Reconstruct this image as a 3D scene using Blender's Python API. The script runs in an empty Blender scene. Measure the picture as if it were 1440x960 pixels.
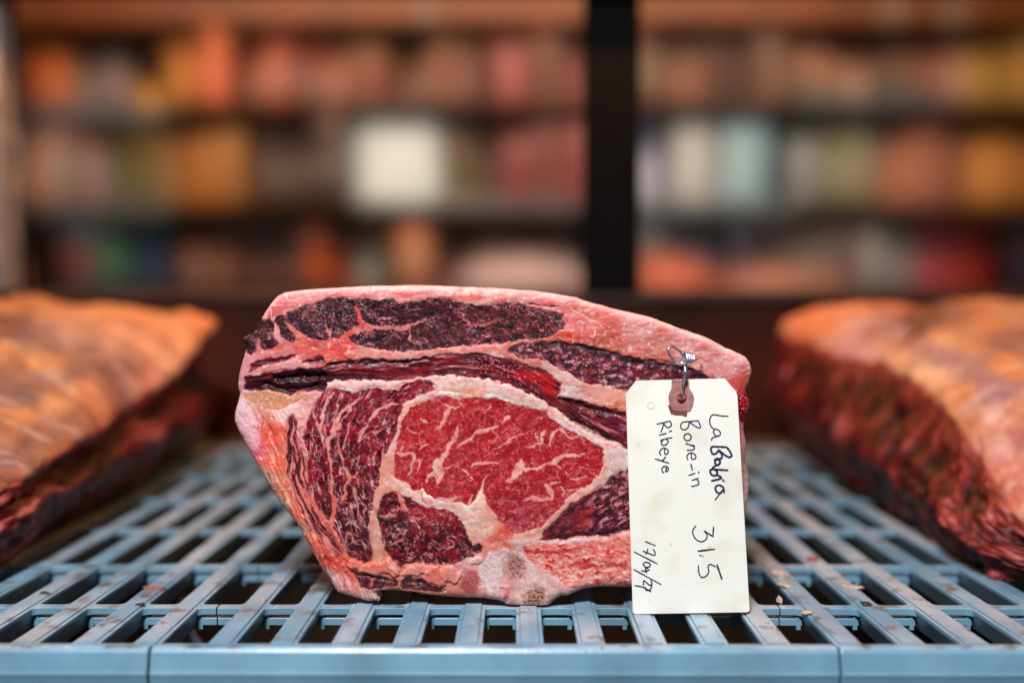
import bpy, bmesh, math, random
import numpy as np
from mathutils import Matrix, Vector, Euler

random.seed(7)
R = math.radians
scene = bpy.context.scene
C = scene.collection

# ------------------------------------------------------------------ camera, world, lamps, exposure
CAM_H = 0.157                       # eye height above the rack, metres
FPX = 1400.0                        # focal length in pixels of a 1440 px wide picture (35 mm lens)
cam_data = bpy.data.cameras.new('camera')
cam_data.sensor_width = 36.0
cam_data.lens = 36.0 * FPX / 1440.0
cam_data.clip_start = 0.02
cam_data.clip_end = 60
cam_data.dof.use_dof = True
cam_data.dof.focus_distance = 0.518
cam_data.dof.aperture_fstop = 2.0
cam_data.dof.aperture_blades = 0
cam = bpy.data.objects.new('camera', cam_data)
cam.location = (0, 0, CAM_H)
cam.rotation_euler = (R(90) - math.atan(45 / FPX), 0, math.atan(5 / FPX))
C.objects.link(cam)
scene.camera = cam
CAM_M = cam.rotation_euler.to_matrix()

world = bpy.data.worlds.new('World')
scene.world = world
world.use_nodes = True
world.node_tree.nodes['Background'].inputs[0].default_value = (0.55, 0.62, 0.72, 1)
world.node_tree.nodes['Background'].inputs[1].default_value = 0.010

def area(name, loc, target, sx, sy, watts, col):
    l = bpy.data.lights.new(name, 'AREA')
    l.shape = 'RECTANGLE'; l.size = sx; l.size_y = sy; l.energy = watts; l.color = col
    o = bpy.data.objects.new(name, l)
    o.location = loc
    o.rotation_euler = (Vector(target) - Vector(loc)).to_track_quat('-Z', 'Y').to_euler()
    C.objects.link(o)
    return o

area('key_lamp', (-0.20, -0.30, 1.05), (0.0, 0.54, 0.06), 0.28, 0.18, 26.5, (0.98, 0.98, 1.0))
area('window_light', (1.5, -0.3, 0.8), (0.05, 0.6, 0.05), 0.5, 0.5, 1.5, (0.84, 0.92, 1.0))
area('warm_case_lamp', (0.0, 1.17, 0.50), (0.0, 1.02, 0.12), 1.4, 0.04, 3.8, (1.0, 0.40, 0.12))
area('shop_lamp', (-0.1, 2.75, 2.1), (0.0, 4.3, 0.70), 3.6, 0.5, 115.0, (1.0, 0.74, 0.52))

scene.view_settings.view_transform = 'Standard'
scene.view_settings.look = 'None'
scene.view_settings.exposure = 0.0
scene.view_settings.gamma = 1.0
scene.view_settings.use_curve_mapping = False
scene.render.engine = 'CYCLES'

# ------------------------------------------------------------------ pixel to place helpers
def ray(px, py):
    return CAM_M @ Vector(((px - 720) / FPX, (480 - py) / FPX, -1))
def at_y(px, py, Y):
    d = ray(px, py)
    return Vector((0, 0, CAM_H)) + d * (Y / d.y)
def at_z(px, py, z=0.0):
    d = ray(px, py)
    return Vector((0, 0, CAM_H)) + d * ((z - CAM_H) / d.z)

# ------------------------------------------------------------------ object helpers
def link(o, parent=None):
    C.objects.link(o)
    if parent is not None:
        o.parent = parent
    return o
def tag(o, label, cat, group=None):
    o['label'] = label; o['category'] = cat
    if group: o['group'] = group
    return o
def empty(name, loc=(0, 0, 0)):
    o = bpy.data.objects.new(name, None)
    o.location = loc; o.empty_display_size = 0.02
    return link(o)
def mesh_obj(name, me, mat, parent=None, offset=None):
    if mat and not me.materials: me.materials.append(mat)
    o = bpy.data.objects.new(name, me)
    link(o, parent)
    if offset is not None: o.location = offset
    return o
def pyd(name, verts, faces, smooth=False):
    me = bpy.data.meshes.new(name)
    me.from_pydata([tuple(v) for v in verts], [], faces)
    bm = bmesh.new(); bm.from_mesh(me)
    bmesh.ops.recalc_face_normals(bm, faces=bm.faces)
    bm.to_mesh(me); bm.free()
    if smooth: me.polygons.foreach_set('use_smooth', [True] * len(me.polygons))
    me.update()
    return me
def box_me(name, x0, x1, y0, y1, z0, z1, bev=0.0, seg=1):
    bm = bmesh.new()
    bmesh.ops.create_cube(bm, size=1)
    for v in bm.verts:
        v.co = Vector(((x0 + x1) / 2 + v.co.x * (x1 - x0), (y0 + y1) / 2 + v.co.y * (y1 - y0), (z0 + z1) / 2 + v.co.z * (z1 - z0)))
    if bev:
        bmesh.ops.bevel(bm, geom=bm.edges[:], offset=bev, segments=seg, profile=0.5, affect='EDGES')
    me = bpy.data.meshes.new(name); bm.to_mesh(me); bm.free()
    return me
def lathe_me(name, prof, n=20):
    vs, fs = [], []
    for (r, z) in prof:
        for k in range(n):
            a = 2 * math.pi * k / n
            vs.append((r * math.cos(a), r * math.sin(a), z))
    for i in range(len(prof) - 1):
        for k in range(n):
            fs.append((i * n + k, i * n + (k + 1) % n, (i + 1) * n + (k + 1) % n, (i + 1) * n + k))
    fs.append(tuple(range(n - 1, -1, -1)))
    fs.append(tuple((len(prof) - 1) * n + k for k in range(n)))
    me = pyd(name, vs, fs)
    me.polygons.foreach_set('use_smooth', [len(p.vertices) == 4 for p in me.polygons])
    return me
def tube_me(name, pts, rad, n=8, closed=False):
    P = [Vector(p) for p in pts]
    vs, fs = [], []
    N = len(P)
    up = Vector((0.13, 0.9, 0.31)).normalized()
    for i in range(N):
        a = P[(i - 1) % N] if (closed or i > 0) else P[i]
        b = P[(i + 1) % N] if (closed or i < N - 1) else P[i]
        t = (b - a).normalized()
        u = t.cross(up)
        if u.length < 1e-4: u = t.cross(Vector((1, 0, 0)))
        u.normalize(); w = t.cross(u)
        r = rad if not hasattr(rad, '__len__') else rad[i]
        for k in range(n):
            an = 2 * math.pi * k / n
            vs.append(P[i] + (u * math.cos(an) + w * math.sin(an)) * r)
    M = N if closed else N - 1
    for i in range(M):
        j = (i + 1) % N
        for k in range(n):
            fs.append((i * n + k, i * n + (k + 1) % n, j * n + (k + 1) % n, j * n + k))
    if not closed:
        fs.append(tuple(range(n))); fs.append(tuple((N - 1) * n + k for k in range(n)))
    return pyd(name, vs, fs, True)
def smooth_line(pts, sub=5, closed=False):
    pts = [tuple(p) for p in pts]
    n = len(pts)
    out = []
    rng = range(n if closed else n - 1)
    for i in rng:
        g = (lambda k: pts[k % n]) if closed else (lambda k: pts[min(max(k, 0), n - 1)])
        p0, p1, p2, p3 = g(i - 1), g(i), g(i + 1), g(i + 2)
        for s in range(sub):
            t = s / sub
            out.append(tuple(0.5 * ((2 * b) + (-a + c) * t + (2 * a - 5 * b + 4 * c - d) * t * t + (-a + 3 * b - 3 * c + d) * t ** 3)
                             for a, b, c, d in zip(p0, p1, p2, p3)))
    if not closed: out.append(pts[-1])
    return out

# ------------------------------------------------------------------ materials
def srgb(r, g, b):
    f = lambda c: (c / 255 / 12.92) if c / 255 <= 0.04045 else ((c / 255 + 0.055) / 1.055) ** 2.4
    return (f(r), f(g), f(b), 1)
def new_mat(name):
    m = bpy.data.materials.new(name); m.use_nodes = True
    nt = m.node_tree
    return m, nt, nt.nodes['Principled BSDF']
def noise_mat(name, c1, c2, scale=40, rough=(0.4, 0.6), bump=0.0, bscale=None, metal=0, detail=6, spec=0.5, lo=0.35, hi=0.65):
    m, nt, b = new_mat(name)
    tc = nt.nodes.new('ShaderNodeTexCoord')
    n = nt.nodes.new('ShaderNodeTexNoise'); n.inputs['Scale'].default_value = scale; n.inputs['Detail'].default_value = detail
    nt.links.new(tc.outputs['Object'], n.inputs['Vector'])
    r = nt.nodes.new('ShaderNodeValToRGB')
    r.color_ramp.elements[0].position = lo; r.color_ramp.elements[0].color = c1
    r.color_ramp.elements[1].position = hi; r.color_ramp.elements[1].color = c2
    nt.links.new(n.outputs['Fac'], r.inputs['Fac']); nt.links.new(r.outputs['Color'], b.inputs['Base Color'])
    mr = nt.nodes.new('ShaderNodeMapRange'); mr.inputs['To Min'].default_value = rough[0]; mr.inputs['To Max'].default_value = rough[1]
    nt.links.new(n.outputs['Fac'], mr.inputs['Value']); nt.links.new(mr.outputs['Result'], b.inputs['Roughness'])
    b.inputs['Metallic'].default_value = metal
    b.inputs['Specular IOR Level'].default_value = spec
    if bump:
        n2 = nt.nodes.new('ShaderNodeTexNoise'); n2.inputs['Scale'].default_value = bscale or scale * 3; n2.inputs['Detail'].default_value = 5
        nt.links.new(tc.outputs['Object'], n2.inputs['Vector'])
        bp = nt.nodes.new('ShaderNodeBump'); bp.inputs['Strength'].default_value = bump; bp.inputs['Distance'].default_value = 0.002
        nt.links.new(n2.outputs['Fac'], bp.inputs['Height']); nt.links.new(bp.outputs['Normal'], b.inputs['Normal'])
    return m

def meat_material(name, bump=0.12, fine=900, coat=0.6):
    m, nt, b = new_mat(name)
    a = nt.nodes.new('ShaderNodeVertexColor'); a.layer_name = 'Col'
    ra = nt.nodes.new('ShaderNodeAttribute'); ra.attribute_name = 'Rough'
    tc = nt.nodes.new('ShaderNodeTexCoord')
    n = nt.nodes.new('ShaderNodeTexNoise'); n.inputs['Scale'].default_value = fine; n.inputs['Detail'].default_value = 4
    nt.links.new(tc.outputs['Object'], n.inputs['Vector'])
    hsv = nt.nodes.new('ShaderNodeHueSaturation')
    mr = nt.nodes.new('ShaderNodeMapRange'); mr.inputs['From Min'].default_value = 0.3; mr.inputs['From Max'].default_value = 0.7
    mr.inputs['To Min'].default_value = 0.95; mr.inputs['To Max'].default_value = 1.05
    nt.links.new(n.outputs['Fac'], mr.inputs['Value']); nt.links.new(mr.outputs['Result'], hsv.inputs['Value'])
    nt.links.new(a.outputs['Color'], hsv.inputs['Color']); nt.links.new(hsv.outputs['Color'], b.inputs['Base Color'])
    nt.links.new(ra.outputs['Fac'], b.inputs['Roughness'])
    b.inputs['Specular IOR Level'].default_value = 0.26
    b.inputs['Subsurface Weight'].default_value = 0.06
    b.inputs['Subsurface Radius'].default_value = (1.0, 0.35, 0.25)
    b.inputs['Subsurface Scale'].default_value = 0.0012
    bp = nt.nodes.new('ShaderNodeBump'); bp.inputs['Strength'].default_value = bump; bp.inputs['Distance'].default_value = 0.0006
    nt.links.new(n.outputs['Fac'], bp.inputs['Height']); nt.links.new(bp.outputs['Normal'], b.inputs['Normal'])
    cn = nt.nodes.new('ShaderNodeTexNoise'); cn.inputs['Scale'].default_value = 330; cn.inputs['Detail'].default_value = 3; nt.links.new(tc.outputs['Object'], cn.inputs['Vector'])
    cb = nt.nodes.new('ShaderNodeBump'); cb.inputs['Strength'].default_value = 1.0; cb.inputs['Distance'].default_value = 0.0028
    nt.links.new(cn.outputs['Fac'], cb.inputs['Height']); nt.links.new(cb.outputs['Normal'], b.inputs['Coat Normal'])
    cm = nt.nodes.new('ShaderNodeTexNoise'); cm.inputs['Scale'].default_value = 60; cm.inputs['Detail'].default_value = 4; nt.links.new(tc.outputs['Object'], cm.inputs['Vector'])
    cr = nt.nodes.new('ShaderNodeMapRange'); cr.inputs['From Min'].default_value = 0.42; cr.inputs['From Max'].default_value = 0.62; cr.inputs['To Max'].default_value = coat; cr.clamp = True
    nt.links.new(cm.outputs['Fac'], cr.inputs['Value']); dr = nt.nodes.new('ShaderNodeMapRange'); dr.inputs['From Min'].default_value = 0.66; dr.inputs['From Max'].default_value = 0.46; dr.clamp = True
    nt.links.new(ra.outputs['Fac'], dr.inputs['Value'])
    mu = nt.nodes.new('ShaderNodeMath'); mu.operation = 'MULTIPLY'; nt.links.new(cr.outputs['Result'], mu.inputs[0]); nt.links.new(dr.outputs['Result'], mu.inputs[1])
    nt.links.new(mu.outputs[0], b.inputs['Coat Weight'])
    b.inputs['Coat Roughness'].default_value = 0.12
    return m

M_meat = meat_material('meat')
M_meat_far = meat_material('meat_blurred', 0.5, 500, 0.35)

def rack_material():
    m, nt, b = new_mat('blue_plastic')
    L = nt.links
    tc = nt.nodes.new('ShaderNodeNewGeometry')
    def nz(scale, detail, vec=None, stretch=None):
        n = nt.nodes.new('ShaderNodeTexNoise'); n.inputs['Scale'].default_value = scale; n.inputs['Detail'].default_value = detail
        if stretch:
            mp = nt.nodes.new('ShaderNodeMapping'); mp.inputs['Scale'].default_value = stretch
            L.new(tc.outputs['Position'], mp.inputs['Vector']); L.new(mp.outputs['Vector'], n.inputs['Vector'])
        else: L.new(tc.outputs['Position'], n.inputs['Vector'])
        return n
    def ramp(src, p0, p1):
        r = nt.nodes.new('ShaderNodeMapRange'); r.inputs['From Min'].default_value = p0; r.inputs['From Max'].default_value = p1; r.clamp = True
        L.new(src, r.inputs['Value']); return r.outputs['Result']
    def mix(f, a, bcol):
        x = nt.nodes.new('ShaderNodeMix'); x.data_type = 'RGBA'
        L.new(f, x.inputs[0])
        if isinstance(a, tuple): x.inputs[6].default_value = a
        else: L.new(a, x.inputs[6])
        x.inputs[7].default_value = bcol
        return x.outputs[2]
    def mul(a, bb):
        x = nt.nodes.new('ShaderNodeMath'); x.operation = 'MULTIPLY'; L.new(a, x.inputs[0])
        if isinstance(bb, float): x.inputs[1].default_value = bb
        else: L.new(bb, x.inputs[1])
        return x.outputs[0]
    sep = nt.nodes.new('ShaderNodeSeparateXYZ'); L.new(tc.outputs['Normal'], sep.inputs[0])
    up = ramp(sep.outputs['Z'], 0.6, 0.9)
    col = mix(ramp(nz(30, 4).outputs['Fac'], 0.3, 0.7), srgb(106, 148, 172), srgb(122, 164, 186))
    wear = mul(ramp(nz(26, 6, stretch=(1, 0.35, 1)).outputs['Fac'], 0.40, 0.62), up)
    col = mix(mul(wear, 0.9), col, srgb(184, 188, 194))          # worn, greasy film on the tops
    grime = ramp(nz(22, 8).outputs['Fac'], 0.48, 0.72)
    col = mix(mul(grime, 0.35), col, srgb(92, 96, 94))
    scr = mul(ramp(nz(140, 2, stretch=(1, 0.06, 1)).outputs['Fac'], 0.66, 0.72), up)
    col = mix(mul(scr, 0.5), col, srgb(206, 214, 220))
    stain = mul(ramp(nz(75, 7).outputs['Fac'], 0.55, 0.67), up)
    col = mix(mul(stain, 0.8), col, srgb(105, 78, 58))
    speck = mul(ramp(nz(330, 3).outputs['Fac'], 0.70, 0.74), up)
    col = mix(mul(speck, 0.8), col, srgb(52, 40, 32))
    L.new(col, b.inputs['Base Color'])
    r = nt.nodes.new('ShaderNodeMapRange'); r.inputs['To Min'].default_value = 0.18; r.inputs['To Max'].default_value = 0.46
    L.new(nz(60, 5).outputs['Fac'], r.inputs['Value']); L.new(r.outputs['Result'], b.inputs['Roughness'])
    bp = nt.nodes.new('ShaderNodeBump'); bp.inputs['Strength'].default_value = 0.12; bp.inputs['Distance'].default_value = 0.001
    L.new(nz(420, 4, stretch=(1, 0.25, 1)).outputs['Fac'], bp.inputs['Height']); L.new(bp.outputs['Normal'], b.inputs['Normal'])
    return m
M_rack = rack_material()

# ------------------------------------------------------------------ numpy noise
def _grad(seed):
    rs = np.random.RandomState(seed)
    a = rs.rand(256, 256) * 2 * np.pi
    return np.cos(a), np.sin(a)
_gc = {}
def perlin(x, y, seed=0):
    if seed not in _gc: _gc[seed] = _grad(seed)
    gx, gy = _gc[seed]
    xi = np.floor(x).astype(int); yi = np.floor(y).astype(int)
    xf = x - xi; yf = y - yi
    u = xf * xf * xf * (xf * (xf * 6 - 15) + 10); v = yf * yf * yf * (yf * (yf * 6 - 15) + 10)
    def d(ix, iy, fx, fy):
        a = ix & 255; b = iy & 255
        return gx[a, b] * fx + gy[a, b] * fy
    n00 = d(xi, yi, xf, yf); n10 = d(xi + 1, yi, xf - 1, yf)
    n01 = d(xi, yi + 1, xf, yf - 1); n11 = d(xi + 1, yi + 1, xf - 1, yf - 1)
    return ((n00 * (1 - u) + n10 * u) * (1 - v) + (n01 * (1 - u) + n11 * u) * v) * 1.5
def fbm(x, y, seed=0, o=4, g=0.5):
    s = 0; a = 1; t = 0
    for k in range(o):
        s = s + a * perlin(x * 2 ** k + 13.7 * k, y * 2 ** k + 7.1 * k, seed + k); t += a; a *= g
    return s / t * 1.4
def ridge(x, y, seed=0, o=3):
    s = 0; a = 1; t = 0
    for k in range(o):
        s = s + a * (1 - np.abs(perlin(x * 2 ** k + 3.3 * k, y * 2 ** k + 9.2 * k, seed + k))); t += a; a *= 0.5
    return s / t
def worley(x, y, seed=0):
    rs = np.random.RandomState(seed)
    jx = rs.rand(128, 128); jy = rs.rand(128, 128)
    xi = np.floor(x).astype(int); yi = np.floor(y).astype(int)
    f1 = np.full(x.shape, 9.0); f2 = np.full(x.shape, 9.0); cid = np.zeros(x.shape)
    cr = rs.rand(128, 128)
    for dx in (-1, 0, 1):
        for dy in (-1, 0, 1):
            cx = xi + dx; cy = yi + dy
            a = cx & 127; b = cy & 127
            d = np.hypot(cx + jx[a, b] - x, cy + jy[a, b] - y)
            n = d < f1
            f2 = np.where(n, f1, np.minimum(f2, d))
            cid = np.where(n, cr[a, b], cid)
            f1 = np.where(n, d, f1)
    return f1, f2, cid
def ss(a, b, x):
    t = np.clip((x - a) / (b - a), 0, 1)
    return t * t * (3 - 2 * t)
def to_lin(c):
    return np.where(c <= 0.04045, c / 12.92, ((np.maximum(c, 0) + 0.055) / 1.055) ** 2.4)
def blur(a, r):
    r = int(r)
    k = np.exp(-0.5 * (np.arange(-2 * r, 2 * r + 1) / r) ** 2); k /= k.sum()
    p = np.pad(a, 2 * r, mode='edge')
    p = sum(k[i] * p[:, i:i + a.shape[1]] for i in range(4 * r + 1))
    return sum(k[i] * p[i:i + a.shape[0], :] for i in range(4 * r + 1))

# ------------------------------------------------------------------ the rack: interlocking blue plastic grid tiles
PITCH = 0.0292
def slat_mesh(y0, y1, name='slat'):
    prof = [(-.0041, 0), (.0041, 0), (.0045, -.0003), (.0046, -.0011), (.0049, -.0009), (.0063, -.0009), (.0066, -.0013),
            (.0066, -.0028), (.0030, -.0130), (-.0030, -.0130), (-.0066, -.0028), (-.0066, -.0013), (-.0063, -.0009), (-.0049, -.0009),
            (-.0046, -.0011), (-.0045, -.0003)]
    n = len(prof)
    vs = [(x, y0, z) for x, z in prof] + [(x, y1, z) for x, z in prof]
    fs = [(i, (i + 1) % n, n + (i + 1) % n, n + i) for i in range(n)] + [tuple(range(n)), tuple(range(2 * n - 1, n - 1, -1))]
    return pyd(name, vs, fs)
SL1 = slat_mesh(0.4655, 0.8205); SL2 = slat_mesh(0.8235, 1.136)
def fillet_bar(x0, x1, yc, z0, z1, hw, rl, rr, bm):
    """one web between two slats, flaring into them with rounded corners"""
    def side(s):
        pts = []
        for k in range(6):
            a = k / 5 * math.pi / 2
            pts.append((x0 + rl - rl * math.sin(a), yc + s * (hw + rl - rl * math.cos(a)))) if rl else None
        pts = pts[::-1] if rl else [(x0, yc + s * hw)]
        q = []
        for k in range(6):
            a = k / 5 * math.pi / 2
            q.append((x1 - rr + rr * math.sin(a), yc + s * (hw + rr - rr * math.cos(a)))) if rr else None
        if not rr: q = [(x1, yc + s * hw)]
        return pts + q
    loop = side(-1) + side(1)[::-1]
    e = 0.0004
    cx = (x0 + x1) / 2
    top = [bm.verts.new((x, y, z1 - e)) for x, y in loop]
    tin = [bm.verts.new((x, yc + (y - yc) * 0.86, z1)) for x, y in loop]
    bot = [bm.verts.new((x, y, z0)) for x, y in loop]
    n = len(loop)
    bm.faces.new(tin); bm.faces.new(bot[::-1])
    for i in range(n):
        j = (i + 1) % n
        bm.faces.new((top[i], top[j], tin[j], tin[i])); bm.faces.new((bot[i], bot[j], top[j], top[i]))
def crossbar(parent, xs, x_lo, x_hi, yc, hw=0.0031):
    bm = bmesh.new()
    edges = []
    if x_lo < xs[0] - 0.0066: edges.append((x_lo, xs[0] - 0.0064, 0, 0.0035))
    for a, b in zip(xs[:-1], xs[1:]): edges.append((a + 0.0064, b - 0.0064, 0.0035, 0.0035))
    if x_hi > xs[-1] + 0.0066: edges.append((xs[-1] + 0.0064, x_hi, 0.0035, 0))
    for (a, b, rl, rr) in edges:
        fillet_bar(a, b, yc, -0.0046, -0.0010, hw, rl, rr, bm)
        if yc < 0.62: fillet_bar(a - 0.001 if rl else a, b + 0.001 if rr else b, yc + 0.0004, -0.0105, -0.0068, hw * 0.8, 0, 0, bm)
        # small vertical ribs at the slat foot
        for xe, r in ((a, rl), (b, rr)):
            if r and yc < 0.62:
                s = 1 if xe == a else -1
                g = bmesh.ops.create_cube(bm, size=1)['verts']
                for v in g: v.co = Vector((xe + s * 0.0008 + v.co.x * 0.0022, yc + v.co.y * hw * 1.5, -0.0085 + v.co.z * 0.0085))
    bmesh.ops.recalc_face_normals(bm, faces=bm.faces)
    me = bpy.data.meshes.new('crossbar'); bm.to_mesh(me); bm.free()
    return mesh_obj('crossbar', me, M_rack, parent)
def lip(parent, x0, x1):
    prof = [(.4665, -.0010), (.4625, -.0004), (.4600, .0000), (.4585, -.0006), (.4572, -.0022), (.4555, -.0100), (.4548, -.0118), (.4552, -.0135), (.4585, -.0330), (.4615, -.0330), (.4615, -.0060), (.4665, -.0060)]
    n = len(prof)
    bm = bmesh.new()
    a = [bm.verts.new((x0, y, z)) for y, z in prof]; b = [bm.verts.new((x1, y, z)) for y, z in prof]
    for i in range(n): bm.faces.new((a[i], a[(i + 1) % n], b[(i + 1) % n], b[i]))
    f1 = bm.faces.new(a); f2 = bm.faces.new(b)
    bmesh.ops.recalc_face_normals(bm, faces=bm.faces)
    bmesh.ops.bevel(bm, geom=list(set(f1.edges[:] + f2.edges[:])), offset=0.0009, segments=2, profile=0.5, affect='EDGES')
    me = bpy.data.meshes.new('front_lip'); bm.to_mesh(me); bm.free()
    for p in me.polygons: p.use_smooth = False
    return mesh_obj('front_lip', me, M_rack, parent)

tiles = [  # slat centres, web span, lip span, words
    ([-0.1746 - k * PITCH for k in range(9, -1, -1)], (-0.452, -0.1590), (-0.46, -0.1709), 'left'),
    ([-0.1392 + k * PITCH for k in range(10)], (-0.1582, 0.1396), (-0.1699, 0.1500), 'middle'),
    ([0.1574 + k * 0.0300 for k in range(10)], (0.1404, 0.44), (0.1510, 0.45), 'right')]
words = {'left': 'blue plastic grid tile with front lip, under the left roast', 'middle': 'blue plastic grid tile with front lip, under the ribeye and paper tag',
         'right': 'blue plastic grid tile with front lip, under the right roast'}
words2 = {'left': 'rear blue grid tile beneath the far end of the left roast', 'middle': 'rear blue grid tile behind the ribeye, between both side roasts',
          'right': 'rear blue grid tile beneath the far end of the right roast'}
for xs, web, lp, w in tiles:
    t = tag(empty('rack_tile', (0, 0, 0)), words[w], 'rack', 'plastic grid tiles of the rack')
    for x in xs: mesh_obj('slat', SL1, M_rack, t, (x, 0, 0))
    for y in (0.526, 0.610, 0.711): crossbar(t, xs, web[0], web[1], y)
    crossbar(t, xs, web[0], web[1], 0.8185, 0.0018)
    lip(t, lp[0], lp[1])
    t = tag(empty('rack_tile', (0, 0, 0)), words2[w], 'rack', 'plastic grid tiles of the rack')
    for x in xs: mesh_obj('slat', SL2, M_rack, t, (x, 0, 0))
    crossbar(t, xs, web[0], web[1], 0.8255, 0.0018)
    for y in (0.935, 1.040, 1.125): crossbar(t, xs, web[0], web[1], y, 0.0035)

# dark tray under the rack
M_tray = noise_mat('tray_metal', srgb(8, 8, 10), srgb(34, 28, 20), 9, (0.35, 0.6), detail=3)
t = mesh_obj('tray_floor', box_me('tray_floor', -0.9, 0.9, 0.40, 1.20, -0.13, -0.12), M_tray); t['kind'] = 'structure'
M_cable = noise_mat('cable_rubber', srgb(40, 44, 60), srgb(60, 64, 84), 60)
pts = smooth_line([(-0.235, 0.70, -0.05), (-0.215, 0.64, -0.035), (-0.195, 0.60, -0.045), (-0.165, 0.585, -0.06), (-0.12, 0.60, -0.07), (-0.05, 0.62, -0.1), (0.02, 0.66, -0.118)], 6)
tag(mesh_obj('cable', tube_me('cable', pts, 0.003), M_cable), 'dark rubber cable looping in the gloom beneath the rack, left of the ribeye', 'cable')

# ------------------------------------------------------------------ the ribeye: cut face as a fine relief with its own muscle, fat and bone
ZO = {'A': (320, 390, 6.4), 'B': (500, 390, 6.4), 'C': (680, 390, 6.4), 'D': (860, 410, 6.4), 'E': (320, 530, 6.4), 'F': (500, 530, 6.4),
      'G': (700, 530, 6.4), 'H': (340, 660, 6.4), 'I': (500, 660, 6.4), 'J': (700, 660, 6.4), 'K': (420, 730, 6.4), 'L': (600, 730, 6.4),
      'M': (870, 560, 6.4), 'N': (870, 720, 6.4), 'O': (900, 470, 7.385), 'P': (0, 0, 1)}
def T(*args):
    out = []
    k = None
    for a in args:
        if isinstance(a, str): k = ZO[a]
        else: out.append((k[0] + a[0] / k[2], k[1] + a[1] / k[2]))
    return out
OUT = T('A', (290, 400), (310, 340), (360, 260), (420, 180), (480, 140), (560, 120), (700, 108), (900, 95), (1100, 82), (1280, 74),
        'B', (400, 70), (640, 70), (860, 80), (1100, 88), 'C', (0, 92), (200, 100), (400, 118), (600, 140), (760, 165), (850, 185), (925, 212), (1080, 250), (1280, 305),
        'D', (200, 190), (400, 245), (600, 320), (760, 375), (900, 430), (1050, 510), (1180, 565), (1230, 600), (1265, 680), (1270, 740), (1250, 820), (1220, 900),
        'M', (1190, 20), (1175, 150), (1140, 240), (1160, 420), (1150, 560), (1175, 650), (1188, 750), (1180, 900), 'P', (1050, 725), (1040, 770), (1010, 800), (950, 820), (885, 827), (844, 826), (815, 831), (800, 838),
        'L', (1180, 710), (1080, 808), (1000, 812), (720, 785), (690, 750), (500, 720), (280, 715), (0, 690), 'K', (1000, 660), (850, 650), (700, 655), (700, 690), (718, 742), (600, 747), (500, 715), (340, 670), (270, 560), (180, 420), (60, 205),
        'H', (480, 480), (380, 360), (280, 220), (200, 90), (150, 0), 'E', (215, 730), (150, 610), (60, 440), (45, 350), (70, 250), (95, 150), (80, 100), (88, 0),
        'A', (100, 850), (140, 680), (152, 610), (120, 562), (145, 530), (220, 500), (250, 450))
GX0, GX1, GY0, GY1 = 318, 1064, 392, 866
gx = np.arange(GX0, GX1 + 1, 1.0); gy = np.arange(GY0, GY1 + 1, 1.0)
PX, PY = np.meshgrid(gx, gy)
WX = PX + 2.6 * fbm(PX / 13, PY / 13, 11, 3) + 0.6 * fbm(PX / 4, PY / 4, 21, 2)
WY = PY + 2.6 * fbm(PX / 13, PY / 13, 31, 3) + 0.6 * fbm(PX / 4, PY / 4, 41, 2)

def inpoly(poly, X=None, Y=None):
    X = WX if X is None else X; Y = WY if Y is None else Y
    xs = [p[0] for p in poly]; ys = [p[1] for p in poly]
    m = np.zeros(X.shape, bool)
    r0 = max(int(min(ys) - GY0 - 6), 0); r1 = min(int(max(ys) - GY0 + 7), X.shape[0])
    c0 = max(int(min(xs) - GX0 - 6), 0); c1 = min(int(max(xs) - GX0 + 7), X.shape[1])
    x = X[r0:r1, c0:c1]; y = Y[r0:r1, c0:c1]; mm = np.zeros(x.shape, bool)
    n = len(poly)
    for i in range(n):
        x1, y1 = poly[i]; x2, y2 = poly[(i + 1) % n]
        if y1 == y2: continue
        c = ((y1 > y) != (y2 > y)) & (x < (x2 - x1) * (y - y1) / (y2 - y1) + x1)
        mm ^= c
    m[r0:r1, c0:c1] = mm
    return m
def segdist(pts, X, Y, vals=None):
    d = np.full(X.shape, 1e9); w = np.zeros(X.shape)
    for i in range(len(pts) - 1):
        x1, y1 = pts[i]; x2, y2 = pts[i + 1]
        L2 = (x2 - x1) ** 2 + (y2 - y1) ** 2 + 1e-9
        t = np.clip(((X - x1) * (x2 - x1) + (Y - y1) * (y2 - y1)) / L2, 0, 1)
        dd = np.hypot(X - x1 - t * (x2 - x1), Y - y1 - t * (y2 - y1))
        n = dd < d
        d = np.where(n, dd, d)
        if vals is not None: w = np.where(n, vals[i] + t * (vals[i + 1] - vals[i]), w)
    return d, w
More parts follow.
